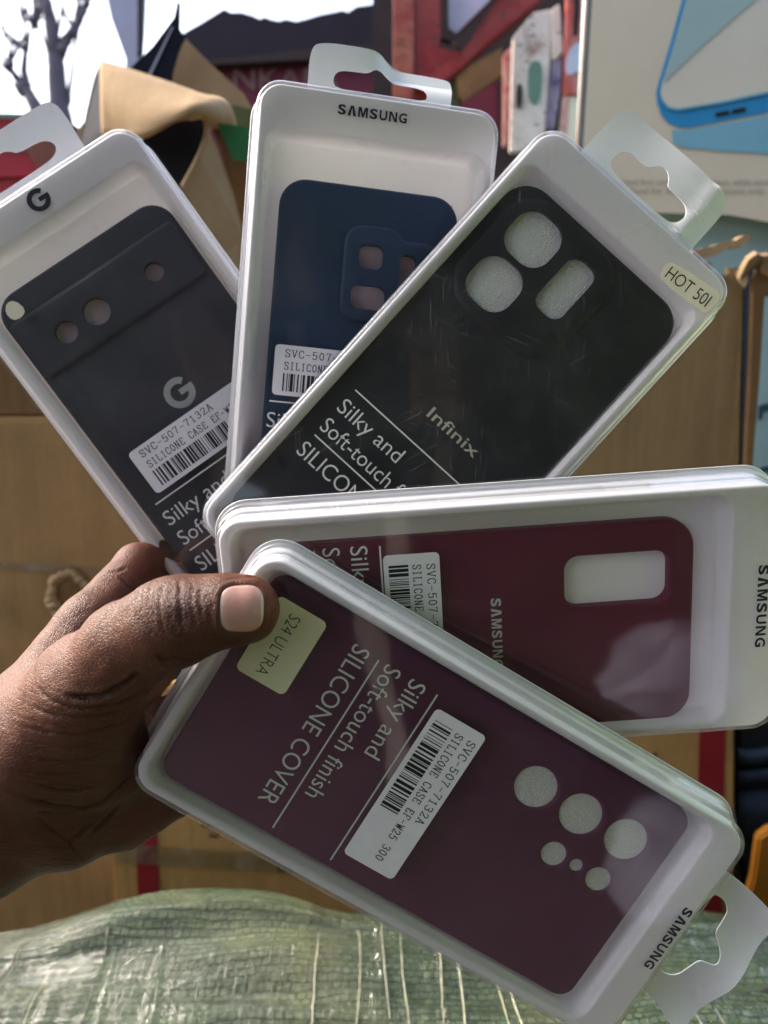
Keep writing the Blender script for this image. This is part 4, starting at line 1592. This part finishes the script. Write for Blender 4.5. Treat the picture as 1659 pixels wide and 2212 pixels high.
# big plain carton at the left
YB1 = 0.86
cb = base_empty('carton', 300, 1990, YB1)
tag(cb, 'big plain brown carton at the left behind the wrist, with a torn hole', 'carton')
pslab('carton_body', [(-260, 904), (1000, 904), (1000, 2150), (-260, 2150)], YB1, 0.34, M['card'], cb, bev=0.004)
pslab('parcel_tape', [(-260, 1198), (200, 1224), (560, 1262), (560, 1282), (200, 1242), (-260, 1214)], YB1 - 0.0015, 0.0008, M['tape'], cb)
# torn hole with crumpled rim
me = curve_mesh([smooth_poly([(-34, -40), (-44, 10), (-30, 46), (8, 50), (38, 30), (40, -20), (20, -50), (-10, -58)], 2)], 4, 1.2)
me.transform(Matrix.Translation(onY(152, 1268, YB1 - 0.003) - cb.matrix_world.translation) @ Matrix.Rotation(R(90), 4, 'X') @ Matrix.Scale(0.00052, 4))
link('torn_hole', me, M['card_dark'], cb)
vs, fs = [], []
n1, n2 = 90, 14
for i in range(n1):
    t = 2 * math.pi * i / n1
    for j in range(n2):
        p_ = 2 * math.pi * j / n2
        rr = 0.0235 * (1 + 0.18 * mnoise.noise(Vector((math.cos(t) * 2, math.sin(t) * 2, 3))))
        th_ = 0.0045 * (1.0 + 0.9 * (0.5 - 0.5 * math.sin(t + 0.2))) * (1 + 0.8 * mnoise.noise(Vector((math.cos(t) * 7, math.sin(t) * 7, p_ * 1.3))))
        vs.append(((rr + th_ * math.cos(p_)) * math.cos(t) * 0.9, -abs(th_ * math.sin(p_)) * 1.1, (rr + th_ * math.cos(p_)) * math.sin(t) * 1.12))
for i in range(n1):
    for j in range(n2):
        a, b = i * n2, ((i + 1) % n1) * n2
        fs.append((a + j, b + j, b + (j + 1) % n2, a + (j + 1) % n2))
me = mesh(vs, fs)
me.transform(Matrix.Translation(onY(152, 1285, YB1 - 0.001) - cb.matrix_world.translation))
link('torn_rim', me, M['card_light'], cb)

# open carton standing on it: front panel and bent flaps, the shade inside put in as black sheets
YB0 = 0.88
ob = base_empty('open_carton', 200, 902, YB0)
tag(ob, 'open brown carton with bent flaps and dark inside, behind the two leftmost packs', 'carton')
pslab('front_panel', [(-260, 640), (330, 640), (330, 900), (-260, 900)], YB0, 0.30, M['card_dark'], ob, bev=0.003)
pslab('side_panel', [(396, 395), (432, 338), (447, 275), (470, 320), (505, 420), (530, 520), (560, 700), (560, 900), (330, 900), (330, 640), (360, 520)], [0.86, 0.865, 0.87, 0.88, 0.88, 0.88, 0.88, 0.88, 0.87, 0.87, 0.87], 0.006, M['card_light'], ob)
pslab('shadow_panel', [(450, 262), (500, 285), (545, 330), (640, 400), (640, 880), (545, 700), (515, 480), (478, 330)], [0.93] * 8, 0.006, M['card_dark'], ob)  # dark brown sheet: the shadow beside the tan panel, as colour
# flap 1: a sheet curling forward over a dark opening
top = interp([(218, 137, .93), (262, 149, .915), (330, 172, .90), (400, 197, .89), (440, 212, .885), (478, 219, .90), (496, 240, .92), (506, 272, .95)], 26)
bot = interp([(226, 288, .90), (262, 300, .885), (312, 300, .86), (365, 272, .845), (405, 251, .84), (430, 248, .85), (444, 262, .865), (462, 272, .95)], 26)
rows = []
for j in range(9):
    t = j / 8
    rows.append([onY(a.x * (1 - t) + b.x * t, a.y * (1 - t) + b.y * t, (a.z * (1 - t) + b.z * t) - 0.02 * math.sin(math.pi * t)) for a, b in zip(top, bot)])
sheet('flap', rows, 0.004, M['card_light'], ob)
pslab('dark_inside', [(214, 138), (218, 142), (224, 270), (230, 292), (236, 320), (170, 330), (176, 300), (186, 240), (202, 172)], [.955, .945, .935, .93, .93, .98, .98, .97, .96], 0.003, M['card_black'], ob)
pslab('flap', [(182, 262), (186, 244), (183, 300), (160, 312), (152, 300)], [.985] * 5, 0.004, M['card_light'], ob)
pslab('dark_inside', [(296, 306), (330, 292), (400, 252), (430, 247), (442, 262), (440, 300), (420, 350), (398, 398), (372, 420), (330, 420)], 0.905, 0.003, M['card_black'], ob)  # black sheet in place of the shade inside the curled flap
# the pale cut edge round the opening
ed = interp([(400, 249, .842), (430, 246, .85), (444, 262, .858), (444, 296, .862), (425, 346, .862), (394, 404, .862)], 24)
rows = [[onY(p.x, p.y, p.z) for p in ed], [onY(p.x + 5, p.y + 2, p.z + 0.004) for p in ed], [onY(p.x + 8, p.y + 5, p.z + 0.03) for p in ed]]
sheet('flap_edge', rows, 0.003, M['card_light'], ob)
# flap 2: upright behind, tan outside, black inside
pslab('flap', [(384, 112), (402, 84), (455, 138), (527, 203), (548, 240), (548, 300), (505, 300), (440, 240), (372, 190), (374, 150)], [1.0, 1.0, 1.0, 1.0, 1.0, 1.0, 1.0, 1.0, 1.0, 1.0], 0.005, M['card_light'], ob)
pslab('dark_inside', [(270, 158), (330, 100), (376, 38), (383, 4), (388, 6), (387, 60), (394, 72), (399, 76), (384, 114), (366, 176), (330, 186)], [.975] * 11, 0.004, M['card_black'], ob)
pslab('pale_line', [(371, 58), (374, 58), (324, 166), (317, 166)], 0.9725, 0.001, M['grey_post'], ob)  # pale line drawn on the dark sheet
tp = pslab('green_tape', [(468, 266), (512, 271), (560, 280), (560, 352), (502, 344), (492, 318), (478, 290)], [.875] * 7, 0.001, M['green_tape'], ob)
pslab('green_tape', [(500, 226), (560, 240), (560, 279), (506, 271), (498, 246)], 0.99, 0.001, M['olive_tape'], ob)

# carton on the right with torn upper edge
YB3 = 0.78
cb = base_empty('carton', 1400, 1500, YB3)
tag(cb, 'olive brown corrugated carton with a torn top edge, behind the sticker HOT 50I', 'carton')
pts = [(1120, 640), (1460, 606)]
rt = random.Random(5)
for i in range(12):
    pts.append((1468 + i * 12, 598 - i * 1.0 + rt.uniform(-5, 4)))
pts += [(1606, 584), (1600, 800), (1594, 1080), (1586, 1560), (1120, 1560)]
pslab('carton_body', pts, YB3, 0.006, M['card_olive'], cb)
pslab('dark_gap', [(1608, 590), (1628, 580), (1612, 1560), (1589, 1560)], [YB3 + .004, YB3 + .2, YB3 + .2, YB3 + .004], 0.004, M['card_black'], cb)  # black sheet in place of the shaded gap beside the carton
fl = [(1629, 600), (1648, 570), (1700, 560), (1700, 640), (1652, 640), (1642, 800), (1626, 1000), (1620, 1120), (1606, 1120), (1612, 1000), (1622, 800)]
pslab('torn_flap', fl, [YB3 - .01] * len(fl), 0.008, M['card_dark'], cb)


def rag(name, path, wd, m, parent, seed):
    """a torn, crumpled strip of card along a path of (px, py, Y)"""
    p = interp(path, 18)
    rr = random.Random(seed)
    rows = []
    for j in range(5):
        row = []
        for q in p:
            o = (j / 4 - .5) * wd
            row.append(onY(q.x + rr.uniform(-2, 2), q.y + o + rr.uniform(-3, 3), q.z + 0.010 * abs(j / 4 - .4) + rr.uniform(-.003, .003)))
        rows.append(row)
    return sheet(name, rows, 0.004, m, parent)


k6 = lambda pts: [(1426.4 + .2727 * x, 438.9 + .2727 * y) for x, y in pts]
pslab('torn_strip', k6([(240, 405), (262, 372), (300, 368), (340, 352), (400, 345), (470, 318), (540, 300), (600, 290), (640, 262), (664, 250), (700, 245), (720, 258), (706, 284), (690, 310), (660, 318), (640, 345), (600, 348), (540, 352), (480, 388), (420, 420), (360, 434), (310, 446), (280, 430)]), 0.785, 0.012, M['card_light'], cb)
pslab('torn_strip', k6([(350, 485), (372, 462), (396, 470), (414, 500), (404, 540), (380, 530)]), 0.79, 0.008, M['card'], cb)
pslab('torn_strip', k6([(440, 572), (490, 560), (530, 574), (500, 600), (452, 604)]), 0.776, 0.004, M['card_light'], cb)
pslab('torn_strip', k6([(530, 510), (560, 520), (600, 512), (650, 506), (640, 548), (580, 558), (545, 552)]), 0.79, 0.006, M['card'], cb)
tr2 = [onY(x, y, Y) for (x, y), Y in zip(k6([(622, 604), (655, 520), (700, 446), (765, 400), (810, 420), (870, 412), (870, 570), (800, 524), (730, 530), (694, 560), (690, 620), (664, 676), (640, 640)]), [.772, .768, .763, .76, .762, .766, .775, .774, .773, .772, .77, .77, .77])]
slab('torn_crumple', tr2, 0.006, M['card_light'], cb)
pslab('torn_crumple', k6([(800, 520), (820, 460), (860, 440), (900, 600), (860, 580), (820, 560)]), 0.766, 0.006, M['card'], cb)

# teal painted board and the cream poster pinned to it
o = pslab('painted_board', [(1276, -120), (2100, -120), (2100, 1750), (1236, 1750), (1252, 420)], 1.02, 0.03, M['teal'])
tag(o, 'pale teal painted board behind the poster and the right carton', 'board')
for pl in ([(1640, 876), (1662, 870), (1664, 886), (1648, 890), (1646, 906), (1638, 906)], [(1644, 1010), (1664, 1006), (1664, 1016), (1650, 1020), (1648, 1034), (1640, 1034)]):
    pslab('stain', pl, 1.0185, 0.001, M['navy_edge'], o)
YP = 0.995
ps = base_empty('poster', 1450, 470, YP)
tag(ps, 'cream paper poster showing the lower corner of a blue phone, top right', 'poster')
pslab('paper', [(1287, -120), (1258, 340), (1248, 452), (1436, 460), (1574, 464), (1620, 472), (1700, 488), (2000, 505), (2000, -120)], YP, 0.0012, M['cream_paper'], ps)
pslab('paper_edge', [(1280, -120), (1287, -120), (1259, 340), (1249, 440), (1241, 440), (1252, 320)], YP + 0.001, 0.003, M['navy_edge'], ps)
pslab('paper_edge', [(1273, -120), (1279, -120), (1251, 330), (1240, 440), (1234, 440), (1245, 320)], YP + 0.0055, 0.003, M['pink_edge'], ps)
# the printed phone
fr_o = [(1500, -120), (1474, 0), (1448, 95), (1424, 175), (1418, 200), (1420, 222), (1430, 250), (1446, 267), (1466, 275), (1490, 276), (1560, 262), (1659, 243), (2000, 180), (2000, -120)]
pslab('printed_phone', fr_o, YP - 0.0012, 0.0008, M['blue_print'], ps)
fr_i = [(1508, -120), (1483, 0), (1457, 95), (1431, 182), (1427, 200), (1431, 216), (1444, 229), (1464, 234), (1490, 232), (1560, 218), (1659, 197), (2000, 130), (2000, -120)]
pslab('printed_screen', fr_i, YP - 0.0024, 0.0006, M['cream_light'], ps)
pslab('printed_band', [(1508, -120), (1484, 0), (1458, 95), (1434, 178), (1440, 172), (1520, 96), (1620, 10), (1700, -60), (1760, -120)], YP - 0.0034, 0.0005, M['teal_print'], ps)
pslab('printed_rim_line', [(1431, 216), (1444, 229), (1464, 234), (1560, 218), (1659, 197), (2000, 130), (2000, 134), (1659, 202), (1560, 223), (1462, 239), (1441, 233)], YP - 0.0034, 0.0005, M['pale_blue_print'], ps)
pslab('printed_reflection', [(1452, 281), (1490, 281), (1560, 268), (1659, 249), (2000, 186), (2000, 300), (1659, 332), (1560, 326), (1470, 318), (1454, 308)], YP - 0.0012, 0.0008, M['pale_blue_print'], ps)
for x0, y0, x1, y1 in ((1550, 247, 1572, 243), (1585, 241, 1607, 236)):
    d = Vector((x1 - x0, y1 - y0)).normalized()
    nn = Vector((-d.y, d.x)) * 4.6
    pl = []
    for i in range(9):
        a = math.pi * (0.5 + i / 8)
        pl.append((x0 + d.x * 4.6 * math.cos(a) + nn.x * math.sin(a), y0 + d.y * 4.6 * math.cos(a) + nn.y * math.sin(a)))
    for i in range(9):
        a = math.pi * (-0.5 + i / 8)
        pl.append((x1 + d.x * 4.6 * math.cos(a) + nn.x * math.sin(a), y1 + d.y * 4.6 * math.cos(a) + nn.y * math.sin(a)))
    pslab('printed_slot', pl, YP - 0.0024, 0.0006, M['print_black'], ps)
for txt, x0, x1, y0 in (('Limited first come first serve basis, while stocks', 1325, 1672, 399), ('Visual for illustration purposes only. M', 1352, 1676, 418)):
    a, b = onY(x0, y0, YP - 0.0015), onY(x1, y0 - 2, YP - 0.0015)
    me = text_fit(txt, 0, (b - a).length, 0, 11.5 / F, 0, 0.0)
    me.transform(Matrix.Translation(a - ps.matrix_world.translation) @ Matrix.Rotation(R(90), 4, 'X'))
    link('printed_text', me, M['grey_print'], ps)

# red kiosk frame in the middle distance
YK = 1.55
kb = base_empty('kiosk_frame', 950, 400, YK)
tag(kb, 'weathered red wooden kiosk front with a small pane and a slanting beam', 'kiosk')
k4 = lambda pts: [(822.9 + .2976 * x, .2976 * y) for x, y in pts]
pslab('back_boards', k4([(-60, -200), (1700, -200), (1500, 1700), (-60, 1700)]), YK + 0.30, 0.03, M['dark_wood'], kb)
pslab('post', k4([(90, -200), (250, -200), (240, 600), (240, 1400), (90, 1400)]), YK, 0.05, M['orange_red'], kb, bev=0.003)
pslab('red_panel', k4([(252, -200), (430, -200), (438, 280), (410, 340), (580, 380), (560, 520), (440, 640), (330, 900), (252, 900)]), YK + 0.01, 0.02, M['red_paint'], kb)
pslab('pane', k4([(486, -200), (900, -200), (790, 0), (545, 242), (492, 205)]), YK + 0.03, 0.004, M['pane'], kb)
pslab('pane_frame', k4([(434, -200), (486, -200), (492, 205), (545, 242), (510, 300), (440, 275)]), YK + 0.005, 0.02, M['dark_wood'], kb)
pslab('slanting_beam', k4([(1010, -200), (1320, -200), (1160, 0), (800, 300), (560, 520), (400, 640), (240, 640), (420, 480), (590, 372), (640, 300), (800, 60)]), YK - 0.03, 0.035, M['red_paint'], kb, bev=0.003)
pslab('slanting_trim', k4([(900, -100), (960, -140), (560, 262), (590, 372), (540, 330), (520, 286)]), YK - 0.045, 0.012, M['dark_wood'], kb)
pslab('shelf_board', k4([(545, 560), (640, 470), (880, 345), (888, 540), (600, 735), (560, 700)]), YK - 0.02, 0.02, M['tan_wood'], kb)
pslab('post', k4([(500, 520), (560, 510), (560, 800), (480, 800)]), YK - 0.01, 0.02, M['olive_tape'], kb)
# goods hanging on the kiosk
HG = 'packages hanging on the kiosk'
def goods(name, lab, pts, Y, m, th=0.02):
    o = pslab(name, k4(pts), Y, th, m, bev=0.002)
    tag(o, lab, 'package', HG)
    return o
goods('hanging_package', 'dark maroon package under the tan shelf board', [(590, 742), (845, 588), (855, 860), (850, 1040), (640, 1040)], 1.50, M['maroon'])
goods('hanging_package', 'narrow red and pink package beside the tan board', [(892, 380), (960, 330), (955, 1040), (890, 1060)], 1.47, M['pkg_pink'])
hp_ = goods('hanging_package', 'white blister package holding a grey green phone case', [(962, 262), (1100, 90), (1235, 60), (1230, 450), (1200, 935), (1130, 1100), (940, 1100)], 1.44, M['pkg_white'])
pslab('phone_case_shape', k4(smooth_poly([(1075, 445), (1165, 440), (1172, 560), (1150, 765), (1080, 740), (1068, 600)], 2)), 1.4365, 0.003, M['pkg_green'], hp_)
pslab('phone_case_shape', k4(smooth_poly([(985, 610), (1030, 605), (1025, 790), (980, 780)], 2)), 1.4365, 0.003, M['dark_wood'], hp_)
goods('hanging_package', 'pale wrapped package at the top, above the violet strip', [(1238, 60), (1300, 20), (1326, 380), (1250, 440), (1236, 300)], 1.435, M['pkg_white'])
goods('hanging_package', 'narrow violet strip package beside the red one', [(1252, 446), (1322, 420), (1300, 700), (1258, 940), (1200, 930)], 1.43, M['pkg_violet'])
hp_ = goods('hanging_package', 'red package printed with the number 16 beside the poster', [(1360, -200), (1560, -200), (1535, 60), (1500, 690), (1330, 690), (1345, 330)], 1.42, M['pkg_red'])
me = text_fit('16', 0, 0.062, 0, 0.085, 0, 0.0)
me.transform(Matrix.Translation(onY(822.9 + .2976 * 1395, .2976 * 255, 1.4185) - hp_.matrix_world.translation) @ Matrix.Rotation(R(90), 4, 'X'))
link('printed_number', me, M['print_black'], hp_)
pslab('printed_patch', k4(smooth_poly([(1350, 380), (1420, 300), (1505, 320), (1500, 500), (1420, 520), (1340, 560)], 2)), 1.4185, 0.001, M['pane'], hp_)
hp_ = goods('hanging_package', 'cream and red package hanging lowest beside the poster edge', [(1330, 696), (1500, 696), (1480, 1100), (1290, 1100)], 1.425, M['cream_paper'])
pslab('printed_stripe', k4([(1318, 700), (1372, 700), (1340, 1100), (1290, 1100)]), 1.4235, 0.001, M['pkg_pink'], hp_)

# stall roof with maroon fascia further off
ro = base_empty('market_stall', 600, 400, 3.2)
tag(ro, 'far market stall with dark blue ragged roof and maroon signboard', 'stall')
rp = [(330, 110), (395, 72), (440, 46), (484, 19), (500, 27), (520, 26), (545, 33), (562, 41), (570, 36), (590, 43), (603, 45), (618, 41), (640, 46), (664, 40), (690, 32), (720, 26), (740, 22), (752, 26), (770, 14), (800, 10), (860, 0), (900, 0), (900, 96), (700, 104), (560, 118), (460, 130), (330, 150)]
pslab('roof', rp, [3.2] * len(rp), 0.25, M['roof'], ro)
pslab('eave', [(330, 146), (460, 129), (700, 103), (900, 92), (900, 118), (700, 126), (450, 140), (330, 160)], 3.12, 0.06, M['dark_wood'], ro)
pslab('signboard', [(330, 158), (450, 139), (700, 125), (900, 116), (900, 420), (330, 420)], 3.18, 0.05, M['maroon'], ro)
me = text_fit('NKALA', 0, 0.40, 0, 0.075, 0, 0.01)
me.transform(Matrix.Translation(onY(505, 194, 3.165) - ro.matrix_world.translation) @ Matrix.Rotation(R(90), 4, 'X') @ Matrix.Rotation(R(2), 4, 'Y'))
link('sign_lettering', me, M['faded'], ro)
pslab('pale_emblem', smooth_poly([(655, 150), (668, 138), (684, 140), (690, 165), (676, 182), (660, 172)], 2), 3.166, 0.004, M['faded'], ro)

# grey post against the sky
o = pslab('grey_post', [(214, -80), (262, -80), (306, -80), (300, 60), (296, 118), (282, 420), (262, 420), (272, 128), (240, 40)], 2.2, 0.05, M['grey_post'])
tag(o, 'pale grey tapering post against the bright sky, left of the far stall', 'post')
o2 = pslab('dark_edge', [(298, -80), (307, -80), (304, 112), (297, 118)], 2.198, 0.02, M['dark_wood'], o)


# bare tree
def tube(path, m_seg=10):
    vs, fs = [], []
    pts = [Vector(p[:3]) for p in path]
    rs = [p[3] for p in path]
    for i, p in enumerate(pts):
        d = (pts[min(i + 1, len(pts) - 1)] - pts[max(i - 1, 0)]).normalized()
        a = d.orthogonal().normalized()
        b = d.cross(a)
        for j in range(m_seg):
            t = 2 * math.pi * j / m_seg
            vs.append(p + (a * math.cos(t) + b * math.sin(t)) * rs[i])
    for i in range(len(pts) - 1):
        for j in range(m_seg):
            fs.append((i * m_seg + j, i * m_seg + (j + 1) % m_seg, (i + 1) * m_seg + (j + 1) % m_seg, (i + 1) * m_seg + j))
    return vs, fs


YT = 6.0
tr_ = empty('bare_tree', Matrix.Translation((onY(140, 300, YT).x, YT, 0)))
tag(tr_, 'bare pruned tree against the white sky, top left', 'tree')
TO = tr_.matrix_world.translation


def limb(name, pix, seed):
    rr = random.Random(seed)
    p = interp([(x, y, r) for x, y, r in pix], max(6, len(pix) * 4))
    path = []
    for q in p:
        w_ = onY(q.x + rr.uniform(-1.2, 1.2), q.y, YT + rr.uniform(-.02, .02)) - TO
        path.append((w_.x, w_.y, w_.z, max(q.z, 0.6) / F * YT))
    v_, f_ = tube(path)
    return link(name, mesh(v_, f_), M['bark'], tr_)


fb = TO
base_p = [(150, 620, 24), (148, 400, 22), (140, 300, 21), (128, 220, 19), (122, 150, 17), (114, 95, 14), (108, 40, 12), (96, -10, 10), (80, -70, 7)]
limb('trunk', base_p, 1)
v_, f_ = tube([(0, 0, 0, 0.11), (0.02, 0, 0.5, 0.095), *[(x.x, x.y, x.z, 0.088) for x in [onY(150, 620, YT) - TO]]])
link('trunk', mesh(v_, f_), M['bark'], tr_)
for i, br_ in enumerate(([(122, 130, 13), (140, 95, 10), (158, 66, 9), (176, 34, 7), (196, -10, 5), (215, -60, 3)], [(128, 225, 8), (112, 160, 3), (98, 95, 2.5), (78, 40, 2.4), (74, 12, 4.5), (72, -50, 2)],
                         [(148, 225, 5), (156, 150, 3.5), (164, 90, 3), (176, 40, 3)], [(96, 262, 17), (72, 222, 13), (58, 190, 10), (52, 150, 7), (56, 105, 5), (54, 60, 3), (52, 0, 2)],
                         [(60, 200, 10), (40, 172, 8), (24, 155, 6), (8, 142, 5), (2, 135, 2)], [(56, 105, 8), (38, 96, 6), (16, 86, 4), (8, 60, 3), (6, 0, 2)], [(24, 155, 5), (26, 138, 5), (22, 128, 3)],
                         [(76, 43, 3), (60, 43, 3.2), (48, 44, 2)], [(76, 43, 3), (92, 40, 2.4), (104, 36, 2)], [(54, 60, 3), (48, 30, 4.5), (42, 10, 2.2)], [(60, 180, 8), (50, 205, 7), (30, 180, 4)], [(76, 43, 7), (77, 36, 8), (76, 28, 5)])):
    limb('branch', br_, 10 + i)
limb('branch', [(140, 300, 20), (110, 280, 18), (96, 262, 17)], 40)
rt_ = random.Random(4)
for i in range(26):
    x, y, dx = rt_.choice(((30, 160, -1), (56, 110, -1), (74, 60, -1), (104, 40, -1), (160, 60, 1), (180, 25, 1), (128, 170, 1), (60, 190, -1), (20, 140, -1), (190, 10, 1), (115, 100, 1)))
    ln = rt_.uniform(35, 80)
    a = rt_.uniform(-0.5, 0.9) * dx
    bx, by = x + ln * math.sin(a), y - ln * math.cos(a)
    limb('branch', [(x, y, 5.0), ((x + bx) / 2 + rt_.uniform(-6, 6), (y + by) / 2, 4.0), (bx, by, 2.4)], 60 + i)

# red plastic crates at the left, behind the leftmost pack
cr = base_empty('red_crate', 30, 460, 1.15)
tag(cr, 'red plastic crate with rusty panel seen through the hang tab slot, far left', 'crate')
pslab('crate_body', [(-200, 250), (40, 254), (130, 262), (130, 470), (-200, 470)], 1.15, 0.2, M['red_plastic'], cr, bev=0.004)
pslab('rusty_panel', [(-200, 286), (34, 288), (86, 272), (126, 290), (128, 345), (84, 372), (60, 330), (30, 322), (-200, 330)], 1.146, 0.003, M['rust'], cr)
pslab('crate_rim', [(-200, 374), (60, 378), (84, 360), (88, 380), (-200, 388)], 1.143, 0.006, M['red_plastic'], cr)
pslab('crate_rim', [(-200, 240), (60, 246), (128, 254), (128, 262), (40, 256), (-200, 252)], 1.145, 0.004, M['pkg_green'], cr)
o = pslab('dark_bag', [(118, 268), (150, 262), (170, 300), (168, 420), (116, 420)], 1.2, 0.05, M['black_cloth'])
tag(o, 'dark bag between the red crate and the open carton', 'bag')

# dark clothes and an orange tub at the right edge, beside the striped carton
o = pslab('dark_cloth', [(1592, 1560), (1800, 1540), (1800, 1900), (1700, 1960), (1612, 1960), (1596, 1840)], 0.74, 0.05, M['black_cloth'], bev=0.004)
tag(o, 'black and navy folded clothes stacked beside the striped carton, right edge', 'clothes')
for j, (y0, y1) in enumerate(((1618, 1650), (1660, 1690), (1706, 1800))):
    rows = []
    for jj in range(7):
        t = jj / 6
        rows.append([onY(1594 + 206 * i / 10, y0 + (y1 - y0) * t + 3 * math.sin(i * 1.3 + j), 0.738 - 0.012 * math.sin(math.pi * t)) for i in range(11)])
    sheet('folded_garment', rows, 0.002, M['navy_cloth'], o)
o = pslab('orange_tub', [(1640, 1812), (1668, 1792), (1900, 1792), (1900, 2040), (1650, 2040), (1622, 1990), (1612, 1955), (1628, 1900)], 0.66, 0.012, M['orange_plastic'], bev=0.002)
tag(o, 'orange plastic tub at the right edge behind the foremost pack', 'tub')

# awning and wall added out of view, so the lids mirror something dark
o = link('added_awning', mesh([(-1.6, -4.2, 2.25), (3.2, -4.2, 2.25), (3.2, -0.1, 2.45), (-1.2, -0.1, 2.45), (-1.6, -4.2, 2.29), (3.2, -4.2, 2.29), (3.2, -0.1, 2.49), (-1.2, -0.1, 2.49)],
                                [(3, 2, 1, 0), (4, 5, 6, 7), (0, 1, 5, 4), (1, 2, 6, 5), (2, 3, 7, 6), (3, 0, 4, 7)], False), M['awning'])
tag(o, 'added dark awning overhead, out of view, for lid reflections', 'awning')
o = link('added_wall', mesh([(-3.5, -4.1, 0), (6.2, -4.1, 0), (6.2, -4.1, 2.3), (-3.5, -4.1, 2.3), (-3.5, -4.3, 0), (6.2, -4.3, 0), (6.2, -4.3, 2.3), (-3.5, -4.3, 2.3)],
                             [(3, 2, 1, 0), (4, 5, 6, 7), (0, 1, 5, 4), (1, 2, 6, 5), (2, 3, 7, 6), (3, 0, 4, 7)], False), M['added_wall'])
tag(o, 'added dark wall out of view, for lid reflections', 'wall')
pp = empty('added_pale_post', Matrix.Translation((0.05, -3.0, 0)))  # added out of view as a pale streak for the lids to mirror
tag(pp, 'added pale post out of view, mirrored in the lids', 'post')
link('post_shaft', mesh([(-.09, -.09, 0), (.09, -.09, 0), (.09, .09, 0), (-.09, .09, 0), (-.08, -.08, 2.2), (.08, -.08, 2.2), (.08, .08, 2.2), (-.08, .08, 2.2)],
     [(3, 2, 1, 0), (4, 5, 6, 7), (0, 1, 5, 4), (1, 2, 6, 5), (2, 3, 7, 6), (3, 0, 4, 7)], False), M['pkg_white'], pp)
rows = []
for j in range(9):
    rows.append([Vector((-0.16 + 0.03 * i + 0.01 * j, -1.25 + 0.02 * math.sin(i * 1.4), 2.30 - 0.05 * j - 0.012 * ((i + 2 * j) % 3))) for i in range(9)])
o = sheet('added_tan_cloth', rows, 0.003, M['tan_wood'])  # added out of view to give a warm patch in the lids
tag(o, 'added tan cloth out of view, mirrored in the lids', 'cloth')
vs, fs = [], []
for j in range(25):
    th = math.pi * j / 24
    for i in range(40):
        ph = 2 * math.pi * i / 40
        d = Vector((math.sin(th) * math.cos(ph), math.sin(th) * math.sin(ph), math.cos(th)))
        k_ = 1 + 0.22 * mnoise.noise(d * 2.2 + Vector((3, 1, 0))) + 0.08 * mnoise.noise(d * 6)
        vs.append((d.x * 0.30 * k_, d.y * 0.26 * k_, max(0.30 + d.z * 0.31 * k_, 0.0)))
for j in range(24):
    for i in range(40):
        fs.append((j * 40 + i, (j + 1) * 40 + i, (j + 1) * 40 + (i + 1) % 40, j * 40 + (i + 1) % 40))
wc = link('added_pale_sack', mesh(vs, fs), M['grey_post'], None, Matrix.Translation((1.10, -1.45, 0)))  # added out of view for a soft-edged reflection on one lid
tag(wc, 'added lumpy pale grey sack out of view, mirrored in the lids', 'sack')
# a lime vest is added out of view: it tints the right-hand end of the pack that lies across
rows = []
for j in range(13):
    t = j / 12
    rows.append([Vector((0.45 + 0.02 * math.sin(i * 1.1 + j * 0.3) + 0.03 * t, -0.04 + 0.023 * i, 1.58 - 0.32 * t)) for i in range(12)])
M['lime'] = plain('lime_fabric', (0.36, 0.62, 0.07), 0.8, 12, 0.15)
o = sheet('lime_reflector', rows, 0.003, M['lime'])
tag(o, 'lime green vest added out of view, tinting the packs', 'reflector')
